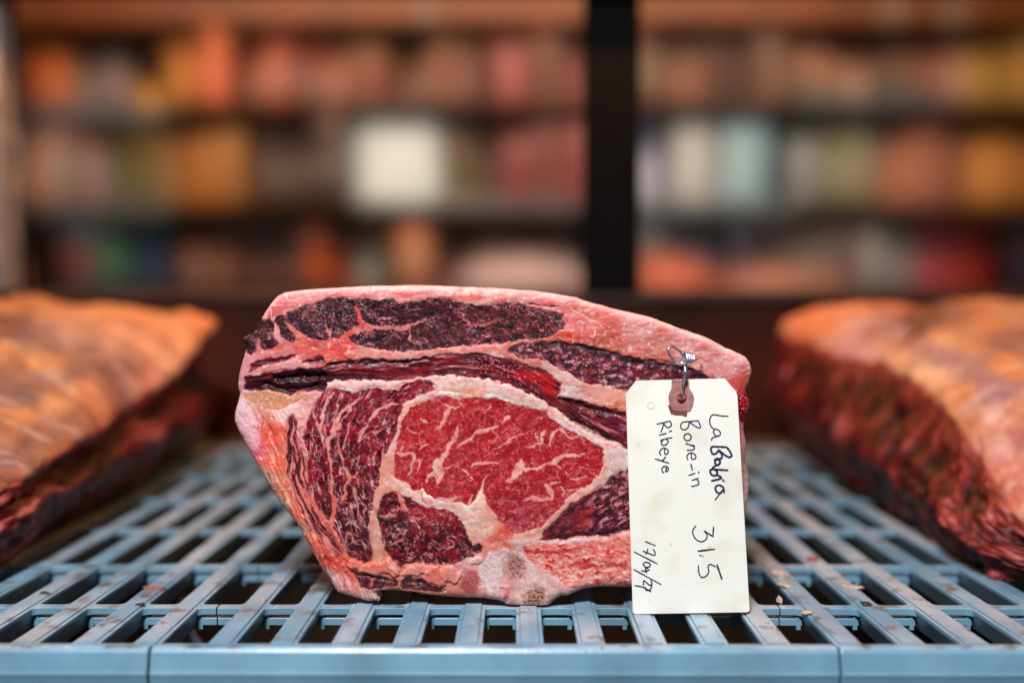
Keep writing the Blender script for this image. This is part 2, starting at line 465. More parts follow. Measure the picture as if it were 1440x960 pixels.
def stroke(pts, widths, soft=0.9):
    if not hasattr(widths, '__len__'): widths = [widths] * len(pts)
    if len(widths) < len(pts): widths = list(np.interp(np.linspace(0, 1, len(pts)), np.linspace(0, 1, len(widths)), widths))
    widths = list(widths)
    if max(widths) <= 9: widths[0] *= 0.55; widths[-1] *= 0.4
    sm = smooth_line([(p[0], p[1], w) for p, w in zip(pts, widths)], 4)
    pts = [(p[0], p[1]) for p in sm]; widths = [max(p[2], 0.6) for p in sm]
    m = np.zeros(PX.shape)
    mg = max(widths) + 6
    r0 = max(int(min(p[1] for p in pts) - GY0 - mg), 0); r1 = min(int(max(p[1] for p in pts) - GY0 + mg), PX.shape[0])
    c0 = max(int(min(p[0] for p in pts) - GX0 - mg), 0); c1 = min(int(max(p[0] for p in pts) - GX0 + mg), PX.shape[1])
    sl = (slice(r0, r1), slice(c0, c1))
    d, w = segdist(pts, WX[sl], WY[sl], widths)
    k = np.clip(4.0 / np.maximum(w, 1), 0.12, 1)
    w = np.where(w < 9, w * 0.86, w)
    wob = 1 + (0.25 + 0.35 * k) * fbm(PX[sl] / 9, PY[sl] / 9, 77, 2) + 0.55 * k * fbm(PX[sl] / 3.5, PY[sl] / 3.5, 79, 2)
    m[sl] = np.clip(0.5 + (0.5 * w * wob - d) / soft, 0, 1)
    return m

_o = smooth_line(OUT, 3, True)
_ox = np.array([p[0] for p in _o]); _oy = np.array([p[1] for p in _o])
_ox = _ox + 1.3 * fbm(_ox / 9, _oy / 9, 51, 3); _oy = _oy + 1.1 * fbm(_ox / 9, _oy / 9, 61, 3)
OUT = list(zip(_ox.tolist(), _oy.tolist()))
inside = inpoly(OUT, PX, PY)
DOUT, _ = segdist(OUT[::2] + OUT[:1], PX, PY)

# ---- regions (id, part name, polygons)
REG = {}
reg = np.zeros(PX.shape, int)          # 0 = fat
def region(i, name, *polys):
    REG[i] = name
    for p in polys: reg[inpoly(p)] = i

region(1, 'cap_muscle',
       T('A', (285, 405), (390, 360), (410, 430), (420, 500), (465, 600), (400, 630), (310, 650), (290, 560), (240, 520), (250, 450)),
       T('A', (110, 562), (150, 520), (240, 490), (270, 560), (265, 660), (200, 695), (150, 670), (150, 600)),
       T('A', (420, 400), (440, 340), (500, 330), (520, 400), (550, 470), (620, 540), (600, 580), (540, 570), (480, 520), (455, 450)),
       T('A', (510, 400), (530, 320), (620, 300), (700, 240), (860, 205), (980, 180), (1280, 200), 'B', (350, 185), (380, 230), (480, 215), (580, 210), (700, 180), (820, 190), (900, 215), (1100, 250), (1280, 245),
         'C', (100, 235), (200, 225), (350, 240), (450, 265), (560, 300), (680, 310), (725, 330), (710, 380), (735, 420), (720, 460), (660, 500), (560, 545), (400, 570), (250, 590), (0, 603),
         'B', (1000, 612), (850, 622), (700, 645), (540, 660), (300, 665), (150, 632), 'A', (1280, 632), (1110, 580), (1060, 522), (1000, 550), (860, 565), (740, 540), (650, 490), (560, 440)))
region(2, 'streaked_muscle',
       T('A', (300, 890), (420, 830), (640, 830), (800, 820), (950, 770), (1080, 745), (1280, 738), 'B', (300, 750), (560, 740), (700, 705), (900, 690), (1100, 682), (1280, 720),
         'C', (250, 740), (370, 780), (560, 850), (680, 930), (715, 955), 'G', (560, 110), (540, 180), (620, 200), (760, 212), (900, 262), (1060, 292), (1150, 312), (1400, 420), (1400, 700), (1150, 640), (1090, 592), (1000, 572), (920, 532), (800, 492), (650, 392), (560, 332), (450, 252), (330, 172), (200, 112), (100, 62),
         'B', (1280, 955), (1150, 930), (1000, 892), (800, 880), (650, 892), (400, 940), (300, 935), (0, 935), 'A', (1120, 930), (900, 940),
         'E', (900, 90), (870, 130), (780, 122), (700, 132), (640, 122), (560, 170), (480, 150), (380, 112), (200, 132), (150, 110), (150, 0)),
       T('A', (210, 770), (320, 740), (420, 720), (560, 700), (640, 690), (560, 740), (430, 772), (330, 782), (220, 842), (195, 860)),
       T('A', (680, 762), (820, 702), (860, 722), (880, 770), (760, 800)))
region(3, 'upper_side_muscle',
       T('C', (200, 640), (300, 600), (500, 575), (700, 580), (880, 610), (1050, 640), (1280, 700), 'D', (150, 580), (300, 610), (500, 650), (700, 682), (850, 760), (960, 800), (960, 900), (500, 960), (160, 960),
         'G', (1180, 130), (1000, 92), (850, 72), (750, 42), (700, 0), 'C', (820, 910), (790, 870), (680, 830), (600, 770), (550, 742), (370, 730), (250, 690)))
region(4, 'eye_muscle',
       T('F', (490, 262), (600, 225), (700, 192), (790, 172), (900, 185), (1100, 187), (1280, 192), 'G', (150, 240), (330, 282), (430, 312), (560, 432), (650, 482), (800, 552), (880, 600), (945, 640), (945, 850),
         'J', (940, 20), (900, 90), (830, 150), (700, 210), (600, 300), (500, 400), (440, 470), (400, 510), (280, 552), (150, 577), (90, 545), (0, 452),
         'I', (1280, 432), (1200, 332), (1160, 222), (1132, 142), (1120, 182), (1080, 282), (1010, 322), (950, 292), (860, 290), (720, 262), (640, 222), (600, 165), (570, 197), (500, 182), (440, 150),
         'F', (380, 920), (350, 880), (345, 800), (360, 720), (350, 660), (380, 570), (400, 480), (420, 360)))
region(5, 'side_muscle',
       T('E', (870, 130), (800, 220), (770, 280), (740, 350), (700, 480), (690, 560), (720, 700), (720, 900), 'H', (590, 0), (600, 150), (630, 250), (700, 380), (760, 480), (830, 620), (900, 720), (960, 770), (1050, 820), (1160, 830), (1170, 700), (1130, 500), (1170, 400), (1190, 250), (1210, 180), (1250, 120),
         'F', (240, 830), (290, 660), (350, 540), (390, 400), (415, 310), (430, 250), (480, 212), (600, 152), (720, 122), (740, 70), (700, 40), (560, 20), (420, 60), (330, 112), (280, 95), (100, 90), (0, 140),
         'E', (1140, 150), (1000, 120), (940, 100)))
region(6, 'edge_muscle',
       T('E', (525, 380), (590, 330), (625, 420), (630, 600), (690, 660), (712, 960), 'H', (582, 0), (598, 170), (636, 290), (716, 430), (796, 580), (886, 720), (905, 778), (840, 795), (740, 690), (640, 560), (550, 410), (490, 290), (455, 120), (425, 0), 'E', (535, 950), (525, 800), (515, 640), (525, 520)))
region(7, 'lower_round_muscle',
       T('I', (220, 280), (260, 225), (330, 200), (420, 228), (500, 240), (590, 310), (640, 340), (800, 350), (880, 380), (940, 420), (980, 520), (1010, 610), (1060, 682), (1110, 657), (1150, 690), (1130, 740), (1040, 780), (900, 842), (760, 862), (600, 840), (450, 850), (400, 880), (330, 800), (270, 730), (240, 640), (210, 500), (190, 420), (215, 340)))
region(8, 'bottom_muscle',
       T('K', (470, 460), (560, 500), (700, 510), (850, 545), (900, 550), (890, 600), (760, 622), (660, 642), (560, 602), (510, 530)),
       T('K', (910, 560), (990, 510), (1070, 540), (1170, 520), (1180, 580), (1280, 600), (1330, 640), (1280, 655), (1000, 640), (920, 610)))
region(9, 'lower_side_muscle',
       T('J', (380, 650), (420, 530), (470, 480), (560, 430), (640, 330), (750, 250), (850, 200), (950, 130), (1010, 60), (1100, 10), (1180, 0), (1900, 0), (1900, 560), (1180, 545), (1000, 600), (820, 602), (700, 602), (500, 652)))
region(10, 'rib_meat',
       T('J', (220, 690), (340, 680), (740, 652), (900, 642), (1180, 580), (2000, 560), 'P', (1030, 790), (1000, 806), (885, 826), (815, 829), 'L', (1240, 600), (1100, 462), (950, 382), (860, 272)))
region(11, 'rib_bone',
       T('L', (510, 390), (560, 310), (680, 270), (780, 280), (860, 310), (940, 400), (1000, 470), (1100, 500), (1180, 540), (1240, 600), (1180, 712), (1080, 815), (1000, 820), (720, 790), (690, 752), (560, 692), (520, 600), (470, 500), (460, 430)))
region(12, 'cartilage',
       T('E', (140, 180), (200, 140), (380, 120), (480, 160), (560, 180), (620, 152), (740, 172), (740, 212), (650, 212), (550, 250), (500, 300), (330, 290), (220, 240)))
region(13, 'wet_edge', T('M', (1060, -60), (1250, -40), (1250, 225), (1130, 235), (1080, 200)))
REG[0] = 'fat'
# ---- colours
def idw(ctrl, p=3.6, s=5.0):
    num = np.zeros(PX.shape + (3,)); den = np.zeros(PX.shape)
    for (x, y, c) in ctrl:
        w = 1.0 / ((PX - x) ** 2 + (PY - y) ** 2 + s * s) ** (p / 2)
        num += w[..., None] * (np.array(c) / 255.0); den += w
    return num / den[..., None]
def mixc(a, c, m):
    c = np.array(c, float)
    if c.max() > 1.001: c = c / 255.0
    return a * (1 - m[..., None]) + c * m[..., None]
FATC = [(400, 430, (222, 140, 140)), (375, 445, (214, 112, 112)), (440, 412, (232, 160, 155)), (550, 408, (236, 165, 155)), (650, 412, (236, 178, 160)), (760, 422, (228, 158, 148)), (830, 445, (222, 138, 132)),
        (800, 460, (228, 150, 142)), (900, 455, (224, 160, 150)), (960, 470, (226, 164, 152)), (1030, 510, (228, 166, 156)), (1045, 545, (212, 100, 90)), (930, 490, (214, 140, 128)), (850, 480, (212, 118, 104)), (800, 472, (214, 92, 78)),
        (352, 505, (218, 150, 158)), (345, 530, (222, 160, 165)), (390, 495, (214, 110, 104)), (430, 485, (216, 112, 104)), (480, 490, (216, 100, 92)), (470, 510, (224, 120, 112)), (540, 500, (230, 168, 150)), (620, 497, (226, 152, 138)), (690, 490, (222, 152, 142)),
        (740, 505, (206, 126, 106)), (770, 515, (214, 150, 128)), (800, 530, (232, 200, 190)), (850, 550, (222, 160, 138)), (870, 562, (214, 136, 112)), (408, 512, (226, 150, 150)), (390, 470, (222, 160, 160)), (450, 470, (212, 110, 110)),
        (560, 537, (238, 206, 198)), (480, 538, (238, 206, 198)), (520, 540, (240, 212, 202)), (640, 540, (244, 226, 208)), (700, 548, (242, 218, 198)), (665, 549, (228, 168, 128)), (760, 575, (240, 212, 202)), (830, 615, (234, 204, 198)), (860, 640, (228, 200, 188)),
        (865, 665, (228, 200, 184)), (875, 640, (220, 196, 196)), (570, 575, (238, 188, 168)), (558, 630, (236, 178, 160)), (546, 668, (222, 146, 112)), (600, 700, (242, 212, 188)), (650, 715, (242, 220, 196)), (690, 712, (230, 160, 135)), (680, 740, (234, 184, 152)), (675, 700, (236, 190, 165)),
        (820, 700, (232, 188, 162)), (845, 680, (234, 198, 180)), (782, 722, (224, 150, 116)), (762, 742, (226, 165, 135)), (715, 752, (214, 104, 76)), (690, 765, (226, 150, 122)), (735, 762, (222, 180, 170)), (800, 763, (226, 188, 186)),
        (350, 600, (234, 178, 192)), (340, 575, (236, 196, 200)), (360, 628, (226, 120, 140)), (372, 565, (222, 150, 122)), (400, 585, (240, 200, 190)), (378, 612, (232, 108, 84)), (395, 605, (232, 124, 100)), (385, 650, (234, 126, 102)), (405, 690, (238, 138, 114)), (422, 720, (234, 128, 108)), (440, 760, (230, 122, 102)),
        (470, 790, (224, 96, 82)), (495, 800, (226, 112, 92)), (480, 820, (232, 172, 166)), (462, 812, (228, 182, 178)), (427, 640, (230, 156, 150)), (425, 605, (236, 168, 165)), (440, 700, (216, 104, 76)), (470, 715, (214, 96, 70)), (455, 740, (214, 104, 78)), (520, 842, (226, 178, 158)),
        (372, 672, (204, 176, 140)), (396, 708, (196, 160, 120)), (420, 745, (200, 150, 112)), (540, 797, (222, 142, 98)), (510, 795, (224, 124, 94)), (528, 760, (218, 168, 132)), (535, 720, (224, 172, 142)), (582, 800, (224, 148, 124)), (615, 808, (228, 130, 104)), (635, 812, (230, 150, 130)), (660, 800, (226, 168, 158)), (655, 834, (206, 140, 124)), (690, 835, (224, 160, 150)), (665, 790, (226, 180, 160)),
        (1045, 620, (226, 160, 160)), (1052, 690, (222, 178, 168)), (1048, 660, (218, 170, 160)), (990, 690, (205, 120, 115)), (860, 820, (226, 186, 166))]
FATC = [(x, y, (c[0], c[1], 0.5 * c[2] + 0.5 * c[1]) if c[1] > 140 else c) for x, y, c in FATC]
fatc = idw(FATC)
fm = np.array([228, 152, 140]) / 255.0
fatc = np.clip(fm + 1.25 * (fatc - fm), 0.1, 0.97)
nA = fbm(PX / 30, PY / 14, 101, 4); nB = fbm(PX / 7, PY / 5, 111, 4); nC = fbm(PX / 3, PY / 2.2, 121, 3)
col = fatc ** 1.22 * (1 + 0.06 * nA + 0.07 * nB + 0.02 * nC)[..., None]
fs1 = fbm(PX / 30 + PY / 60, (PY + 0.15 * PX) / 6.0 + 0.8 * fbm(PX / 25, PY / 25, 136, 2), 135, 4) * (0.35 + 0.65 * ss(560, 500, PY))
col = mixc(col, (206, 66, 58), 0.32 * ss(0.05, 0.55, fs1))
col = mixc(col, (246, 214, 202), 0.60 * ss(0.05, 0.5, -fs1) * ss(-0.4, 0.3, nB))
col = mixc(col, (204, 62, 56), 0.48 * ss(0.12, 0.60, nB + 0.5 * nA) * ss(-0.1, 0.4, fbm(PX / 45, PY / 40, 131, 2)))
col = mixc(col, (214, 74, 66), 0.36 * ss(0.25, 0.6, fbm(PX / 16, PY / 6, 141, 4)))
col = mixc(col, (250, 232, 222), 0.6 * ss(0.25, 0.65, fbm(PX / 9, PY / 6, 151, 4)))
la = (PX * 0.46 + PY * 0.89) / 70; lb = (PX * 0.89 - PY * 0.46) / 6.0
lst = 1 - np.abs(perlin(la + 0.3 * fbm(PX / 30, PY / 30, 142, 2), lb + 0.8 * fbm(PX / 40, PY / 40, 143, 2), 144))
lgate = ss(470, 380, PX - 0.42 * (PY - 600)) * ss(545, 600, PY)
crease = ss(0.88, 0.97, lst) * lgate
col = mixc(col, (158, 44, 44), 0.7 * crease); col = mixc(col, (248, 196, 170), 0.5 * ss(0.55, 0.4, lst) * lgate)  # crease shadows painted dark red into the fat
topb = ss(500, 440, PY - 0.30 * np.maximum(PX - 830, 0))
col = mixc(col, (246, 208, 194), 0.55 * topb * ss(9, 3, DOUT + 3 * nB)); col = mixc(col, (204, 60, 50), 0.50 * topb * ss(7, 13, DOUT) * ss(26, 16, DOUT) * ss(-0.05, 0.4, fbm(PX / 40, PY / 8, 145, 3)))  # cream highlight of the top rim is put into the colour
# the frosty white skin at far left
m = inpoly(T('E', (95, 170), (150, 240), (200, 380), (290, 520), (290, 650), (200, 665), (40, 440), (30, 350), (60, 250))).astype(float); m = blur(m, 2)
col = mixc(col, (236, 186, 198), m * (0.65 + 0.3 * nC)); 
col = mixc(col, (150, 90, 110), m * ss(0.35, 0.6, fbm(PX / 2.2, PY / 2.2, 161, 2)) * 0.6)
h = np.zeros(PX.shape)                 # relief towards the viewer, in pixels of the photo (0.373 mm each)
rough = 0.46 + 0.10 * nA
h += 1.3 * nA + 0.6 * nB + 0.12 * nC - 1.6 * crease + 0.5 * fs1 * ss(520, 470, PY)
# ---- muscle fields
qx = PX + 4.5 * fbm(PX / 15, PY / 15, 171, 3); qy = PY + 4.5 * fbm(PX / 15, PY / 15, 172, 3)
f1, f2, cid = worley(qx / 9.5, qy / 6.8, 5)
g1, g2, gid = worley(qx / 4.3, qy / 3.6, 6)
gran = ss(0.0, 0.34, f2 - f1); gran2 = ss(0.0, 0.5, g2 - g1)
big = fbm(PX / 38, PY / 22, 181, 3); mid = fbm(PX / 12, PY / 9, 191, 3); fine = fbm(PX / 3.2, PY / 3.0, 201, 3); fin2 = fbm(PX / 2.1, PY / 2.0, 211, 2)
ang = np.arctan2(PY - 655, PX - 735); rad = np.hypot((PX - 735) * 0.86, PY - 655)
def put(i, c, hh, rr):
    global col, h, rough
    m = reg == i
    col[m] = c[m]; h[m] = hh[m]; rough[m] = rr[m]
base = lambda c: np.ones(PX.shape + (3,)) * (np.array(c) / 255.0)
def veins_uv(u, v, seed, thr, wid, warp=1.0):
    u2 = u + warp * 0.55 * fbm(u * 1.3, v * 1.3, seed + 50, 3); v2 = v + warp * 0.55 * fbm(u * 1.3 + 9, v * 1.3 + 4, seed + 60, 3)
    r = 1 - np.abs(perlin(u2, v2, seed))
    gate = ss(thr, thr + 0.4, fbm(u * 0.8 + 30, v * 0.8, seed + 70, 2))
    w = wid * (0.35 + 0.9 * gate)
    return ss(1 - w, 1 - w * 0.3, r) * gate
def veins(sx, sy, seed, thr, wid, a=0.0, warp=1.0):
    ca, sa = math.cos(a), math.sin(a)
    return veins_uv((PX * ca + PY * sa) / sx, (-PX * sa + PY * ca) / sy, seed, thr, wid, warp)
# 1 dried dark cap
c = base((66, 12, 20)); c = mixc(c, (112, 14, 26), 0.85 * ss(-0.2, 0.5, mid + 1.0 * ss(540, 760, PX) - 0.35))
c = mixc(c, (24, 10, 18), 0.85 * ss(0.35, 0.9, cid)); c = mixc(c, (20, 9, 15), 0.5 * (1 - gran))
c = mixc(c, (30, 12, 20), 0.6 * ss(0.1, -0.4, fine))
vn = ss(0.16, 0.02, f2 - f1) * ss(-0.05, 0.4, fbm(PX / 16, PY / 12, 295, 3))
c = mixc(c, (196, 116, 124), 0.85 * vn)
c = mixc(c, (128, 24, 40), 0.65 * ss(0.05, 0.5, fbm(PX / 22, PY / 5, 297, 3)) * ss(540, 640, PX)); c = mixc(c, (86, 20, 34), 0.6 * ss(0.0, 0.5, fbm(PX / 14, PY / 9, 298, 3)))
patch = np.maximum(ss(0.0, 0.6, big + 0.35 * mid), 0.9 * ss(60, 15, np.hypot((PX - 470) * 0.7, (PY - 448) * 1.3)))
patch = np.maximum(patch, 0.95 * ss(1.1, 0.5, segdist(T('C', (200, 250), (400, 275), (560, 320), (690, 380), (700, 440)), PX, PY)[0] / 12))
frost = patch * ss(-0.15, 0.45, fine) * (0.45 + 0.55 * gran2)
c = mixc(c, (142, 124, 136), 0.60 * frost * ss(-0.05, 0.3, fbm(PX / 10, PY / 7, 299, 3)))
c = mixc(c, (216, 206, 212), 0.85 * ss(0.40, 0.66, fin2 + 0.25 * fine) * patch)
c = mixc(c, (190, 120, 130), 0.7 * ss(0.46, 0.7, fin2) * ss(0.0, 0.4, mid))
c = mixc(c, (196, 112, 118), 0.8 * veins(17, 10, 310, -0.15, 0.10, 0.1)); c = mixc(c, (158, 138, 146), 0.38 * ss(0.15, 0.5, fbm(PX / 6, PY / 5, 315, 3)) * ss(0.05, 0.4, fbm(PX / 30, PY / 20, 317, 2) + 0.25))
put(1, c, -1.2 + 1.3 * np.sqrt(gran) * (0.4 + 0.6 * cid) + 0.45 * fine + 1.8 * mid, 0.62 + 0.10 * frost)
# 2 streaked band: fibres follow the band
bx = smooth_line([(318, 535), (420, 525), (560, 515), (680, 510), (760, 540), (830, 590), (900, 625), (960, 650)], 6)
yb = np.interp(PX, [p[0] for p in bx], [p[1] for p in bx])
vv = PY - yb + 3.0 * fbm(PX / 40, PY / 25, 404, 3)
st = fbm(PX / 46, vv / 4.4, 401, 4); st2 = fbm(PX / 24, vv / 2.2, 411, 3)
c = base((118, 16, 34)); c = mixc(c, (58, 8, 20), ss(-0.2, 0.35, -st)); c = mixc(c, (156, 26, 34), 0.7 * ss(0.05, 0.5, fbm(PX / 40, vv / 10, 421, 3)))
c = mixc(c, (206, 128, 126), 0.85 * ss(0.30, 0.56, st)); c = mixc(c, (218, 160, 158), 0.7 * ss(0.36, 0.60, st2) * ss(0, 0.4, fbm(PX / 25, vv / 12, 431, 2)))
c = mixc(c, (196, 130, 148), 0.75 * ss(0.15, 0.5, fine + 0.3 * mid) * ss(600, 690, PX) * ss(800, 730, PX) * ss(6, -8, vv))
c = mixc(c, (190, 150, 170), 0.6 * ss(0.1, 0.5, st2 + 0.4 * fine) * ss(840, 880, PX))
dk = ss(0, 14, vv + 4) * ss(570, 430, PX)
c = mixc(c, (40, 7, 14), 0.8 * dk)  # shade of the sunken left cavity, darkened in the colour too
c = mixc(c, (58, 26, 24), 0.75 * ss(760, 830, PX) * ss(2, 16, vv) * ss(30, 20, vv - 0.1 * (PX - 800)))
c = mixc(c, (188, 22, 32), 0.85 * stroke(T('C', (300, 880), (480, 900), (620, 940), 'G', (420, 100), (520, 140)), [10, 16, 14, 12, 8], 8))
c = mixc(c, (224, 150, 150), 0.9 * ss(0.40, 0.6, fine) * stroke(T('C', (0, 780), (300, 880), (480, 900), 'G', (340, 120)), [26, 26, 18, 20], 10))
put(2, c, -2.5 - 6.0 * dk + 1.6 * st + 0.5 * st2 - 2.5 * ss(790, 850, PX) * ss(0, 20, vv), 0.28 + 0.12 * nB)
# 3 frosty side muscle
c = base((112, 30, 48)); c = mixc(c, (50, 20, 34), ss(0.15, -0.25, mid + 0.35 * fine)); c = mixc(c, (206, 146, 148), 0.85 * ss(0.12, 0.5, fine * 0.6 + 0.7 * mid))
c = mixc(c, (230, 184, 186), 0.75 * ss(0.2, 0.6, fbm(PX / 11, PY / 7, 451, 3))); c = mixc(c, (150, 132, 146), 0.35 * ss(0.2, 0.6, fin2))
c = mixc(c, (124, 16, 28), 0.8 * ss(0.15, 0.5, fbm(PX / 24, PY / 7, 455, 3)))
c = mixc(c, (34, 10, 20), ss(10, 2, segdist(T('C', (500, 580), (700, 585), (880, 612), (1050, 642), (1280, 702), 'D', (300, 612), (500, 655), (700, 690), (900, 790)), PX, PY)[0]) * 0.8)
put(3, c, -1.5 + 0.9 * fine + 1.8 * mid, 0.40 + 0.1 * nB)
# 4 the red eye
c = base((172, 22, 34)); c = mixc(c, (140, 16, 28), 0.75 * ss(0.0, 0.5, mid)); c = mixc(c, (194, 34, 40), 0.7 * ss(0.05, 0.5, fbm(PX / 24, PY / 18, 461, 3)))
low = ss(690, 745, PY + 0.12 * (PX - 700)); c = mixc(c, (140, 36, 60), 0.6 * low); c = mixc(c, (204, 62, 60), 0.55 * ss(650, 560, PX) * ss(-0.2, 0.3, big))
c = mixc(c, (132, 24, 36), 0.45 * ss(0.0, 0.5, -fine)); c = mixc(c, (190, 52, 58), 0.25 * ss(0.1, 0.5, fin2))
c = mixc(c, (120, 20, 34), 0.55 * veins(9, 7, 530, -0.3, 0.14, 0.3))
ev = np.maximum(0.95 * veins(19, 10, 500, -0.10, 0.095, -0.5), 0.85 * veins(11, 8, 520, -0.10, 0.10, 0.6))
ev = np.maximum(ev, 0.8 * veins(26, 5, 540, -0.05, 0.09, -0.40)); ev = np.maximum(ev, 0.7 * veins(14, 6, 550, -0.1, 0.10, 1.2))
ev = np.maximum(ev, 0.9 * low * veins(10, 5, 560, -0.25, 0.20, -0.2)); ev = np.maximum(ev, 0.7 * ss(0.46, 0.64, fin2 + 0.2 * fine) * ss(-0.05, 0.35, fbm(PX / 20, PY / 14, 485, 2)))
c = mixc(c, (234, 134, 128), 0.74 * ev)
put(4, c, -0.8 + 0.35 * fine + 0.7 * mid, 0.28 + 0.08 * nB)
# 5 dark left side muscle, fibres sweep round the eye
uf = ang * 6.5; vf = rad / 9.0
st5 = fbm(ang * 9, rad / 3.2, 505, 3)
c = base((142, 13, 32)); c = mixc(c, (78, 6, 18), ss(0.2, -0.3, mid + 0.7 * big + 0.0016 * (610 - PY))); c = mixc(c, (44, 6, 16), 0.65 * ss(0.0, -0.45, st5 + 0.6 * fine)); c = mixc(c, (52, 16, 32), 0.40 * ss(660, 740, PY) * ss(560, 500, PX))
c = mixc(c, (158, 18, 38), 0.7 * ss(0.1, 0.5, fbm(PX / 18, PY / 14, 511, 3)) * ss(720, 640, PY))
wv = np.maximum(0.9 * veins_uv(uf * 0.9, vf * 0.9, 600, -0.15, 0.10), 0.75 * veins(10, 9, 620, -0.12, 0.09, 1.1)); wv = np.maximum(wv, 0.6 * veins_uv(uf * 1.6, vf * 1.8, 640, -0.1, 0.12))
c = mixc(c, (230, 160, 158), wv); c = mixc(c, (214, 142, 140), 0.62 * ss(0.34, 0.6, fin2 + 0.25 * fine + 0.1 * big) * ss(-0.1, 0.35, fbm(PX / 16, PY / 14, 655, 3)))
c = mixc(c, (130, 110, 128), 0.35 * ss(0.1, 0.6, fine) * ss(640, 700, PY) * ss(-0.1, 0.3, mid))
put(5, c, -1.4 + 0.9 * st5 + 0.5 * fine + 1.2 * mid, 0.31 + 0.10 * nB)
# 6 edge streaks
_g = T('E', (590, 330), (600, 500), (620, 700), (640, 900), 'H', (520, 100), (570, 230), (650, 390), (780, 600), (890, 760))
xg_ = np.interp(PY, [p[1] for p in _g], [p[0] for p in _g])
st6 = fbm(PY / 34, (PX - xg_ + 2.5 * fbm(PX / 20, PY / 20, 645, 2)) / 4.6, 641, 3)
c = base((124, 16, 32)); c = mixc(c, (64, 9, 20), ss(0.1, -0.3, st6)); c = mixc(c, (226, 128, 116), 0.95 * ss(-0.02, 0.20, st6)); c = mixc(c, (220, 156, 154), 0.6 * ss(0.35, 0.6, fin2))
put(6, c, -1.0 + 1.4 * st6, 0.32 + 0 * PX)
# 7 lower round muscle
c = base((138, 13, 31)); c = mixc(c, (74, 6, 16), ss(0.2, -0.3, mid + 0.6 * big - 0.1)); c = mixc(c, (32, 9, 17), 0.7 * ss(0.05, -0.4, fine)); c = mixc(c, (30, 9, 16), 0.5 * ss(0.5, 0.9, cid))
c = mixc(c, (164, 28, 42), 0.9 * ss(752, 716, PY + 12 * mid) * ss(560, 600, PX)); wv = np.maximum(0.85 * veins(13, 10, 660, -0.15, 0.10), 0.6 * veins(8, 7, 665, -0.1, 0.12, 0.8)); c = mixc(c, (224, 150, 148), wv); c = mixc(c, (210, 140, 138), 0.62 * ss(0.33, 0.6, fin2 + 0.2 * fine) * ss(-0.1, 0.35, fbm(PX / 16, PY / 14, 656, 3)))
put(7, c, -1.4 + 0.8 * fine + 1.0 * gran * cid + 1.2 * mid, 0.31 + 0.1 * nB)
# 8 bottom
c = base((86, 14, 30)); c = mixc(c, (40, 8, 16), ss(0.1, -0.4, fine)); c = mixc(c, (206, 124, 128), 0.85 * veins(13, 7, 680, -0.25, 0.13)); c = mixc(c, (196, 116, 122), 0.75 * ss(0.33, 0.6, fin2))
put(8, c, -2.0 + 0.8 * fine + 0.8 * mid, 0.33 + 0 * PX)
# 9 lower right, frosty streaks
st9 = fbm((PX * 0.86 - PY * 0.5) / 16, (PX * 0.5 + PY * 0.86) / 7, 691, 3)
c = base((116, 18, 40)); c = mixc(c, (58, 8, 22), ss(0.2, -0.25, st9)); c = mixc(c, (218, 164, 172), 0.85 * ss(0.10, 0.5, st9 + 0.4 * fine) * ss(800, 850, PX + 10 * mid)); c = mixc(c, (150, 128, 138), 0.6 * ss(0.2, 0.6, fin2) * ss(800, 850, PX))
c = mixc(c, (150, 18, 24), 0.8 * stroke(T('J', (800, 400), (770, 460), (690, 530)), [16, 18, 8], 12)); c = mixc(c, (190, 120, 124), 0.6 * veins(10, 6, 701, -0.1, 0.1)); c = mixc(c, (122, 50, 62), 0.6 * ss(0.1, 0.5, fine) * ss(830, 790, PX))
put(9, c, -1.6 + 1.2 * st9 + 0.7 * fine, 0.34 + 0.08 * nB)
# 10 torn rib meat
s10 = fbm(PX / 17, (PY - 0.05 * PX) / 5.0 + 0.9 * fbm(PX / 9, PY / 9, 712, 2), 711, 4); t10 = fbm(PX / 6, PY / 3.6, 715, 3)
c = base((228, 128, 118)); c = mixc(c, (204, 36, 38), 0.85 * ss(0.0, 0.45, s10 + 0.004 * (785 - PY) + 0.3 * t10)); c = mixc(c, (236, 194, 176), 0.85 * ss(0.0, 0.45, -s10 + 0.4 * t10) * ss(755, 810, PY)); c = mixc(c, (150, 20, 28), 0.7 * ss(0.35, 0.7, s10 + 0.3 * fine)); c = mixc(c, (242, 190, 184), 0.8 * ss(0.2, 0.55, t10))
c = mixc(c, (206, 160, 120), 0.5 * ss(0.2, 0.5, fbm(PX / 14, PY / 6, 716, 3)) * ss(780, 815, PY))
for pl, w in ((T('J', (230, 705), (330, 720)), 6), (T('J', (350, 745), (560, 735), (730, 715)), [4, 6, 5]), (T('J', (640, 860), (780, 850), (920, 872)), [3, 7, 4]), (T('J', (970, 850), (1160, 862)), [7, 8])):
    c = mixc(c, (172, 24, 30), 0.75 * stroke(pl, w, 5))
put(10, c, 1.6 * s10 + 0.9 * t10, 0.32 + 0.1 * nB)
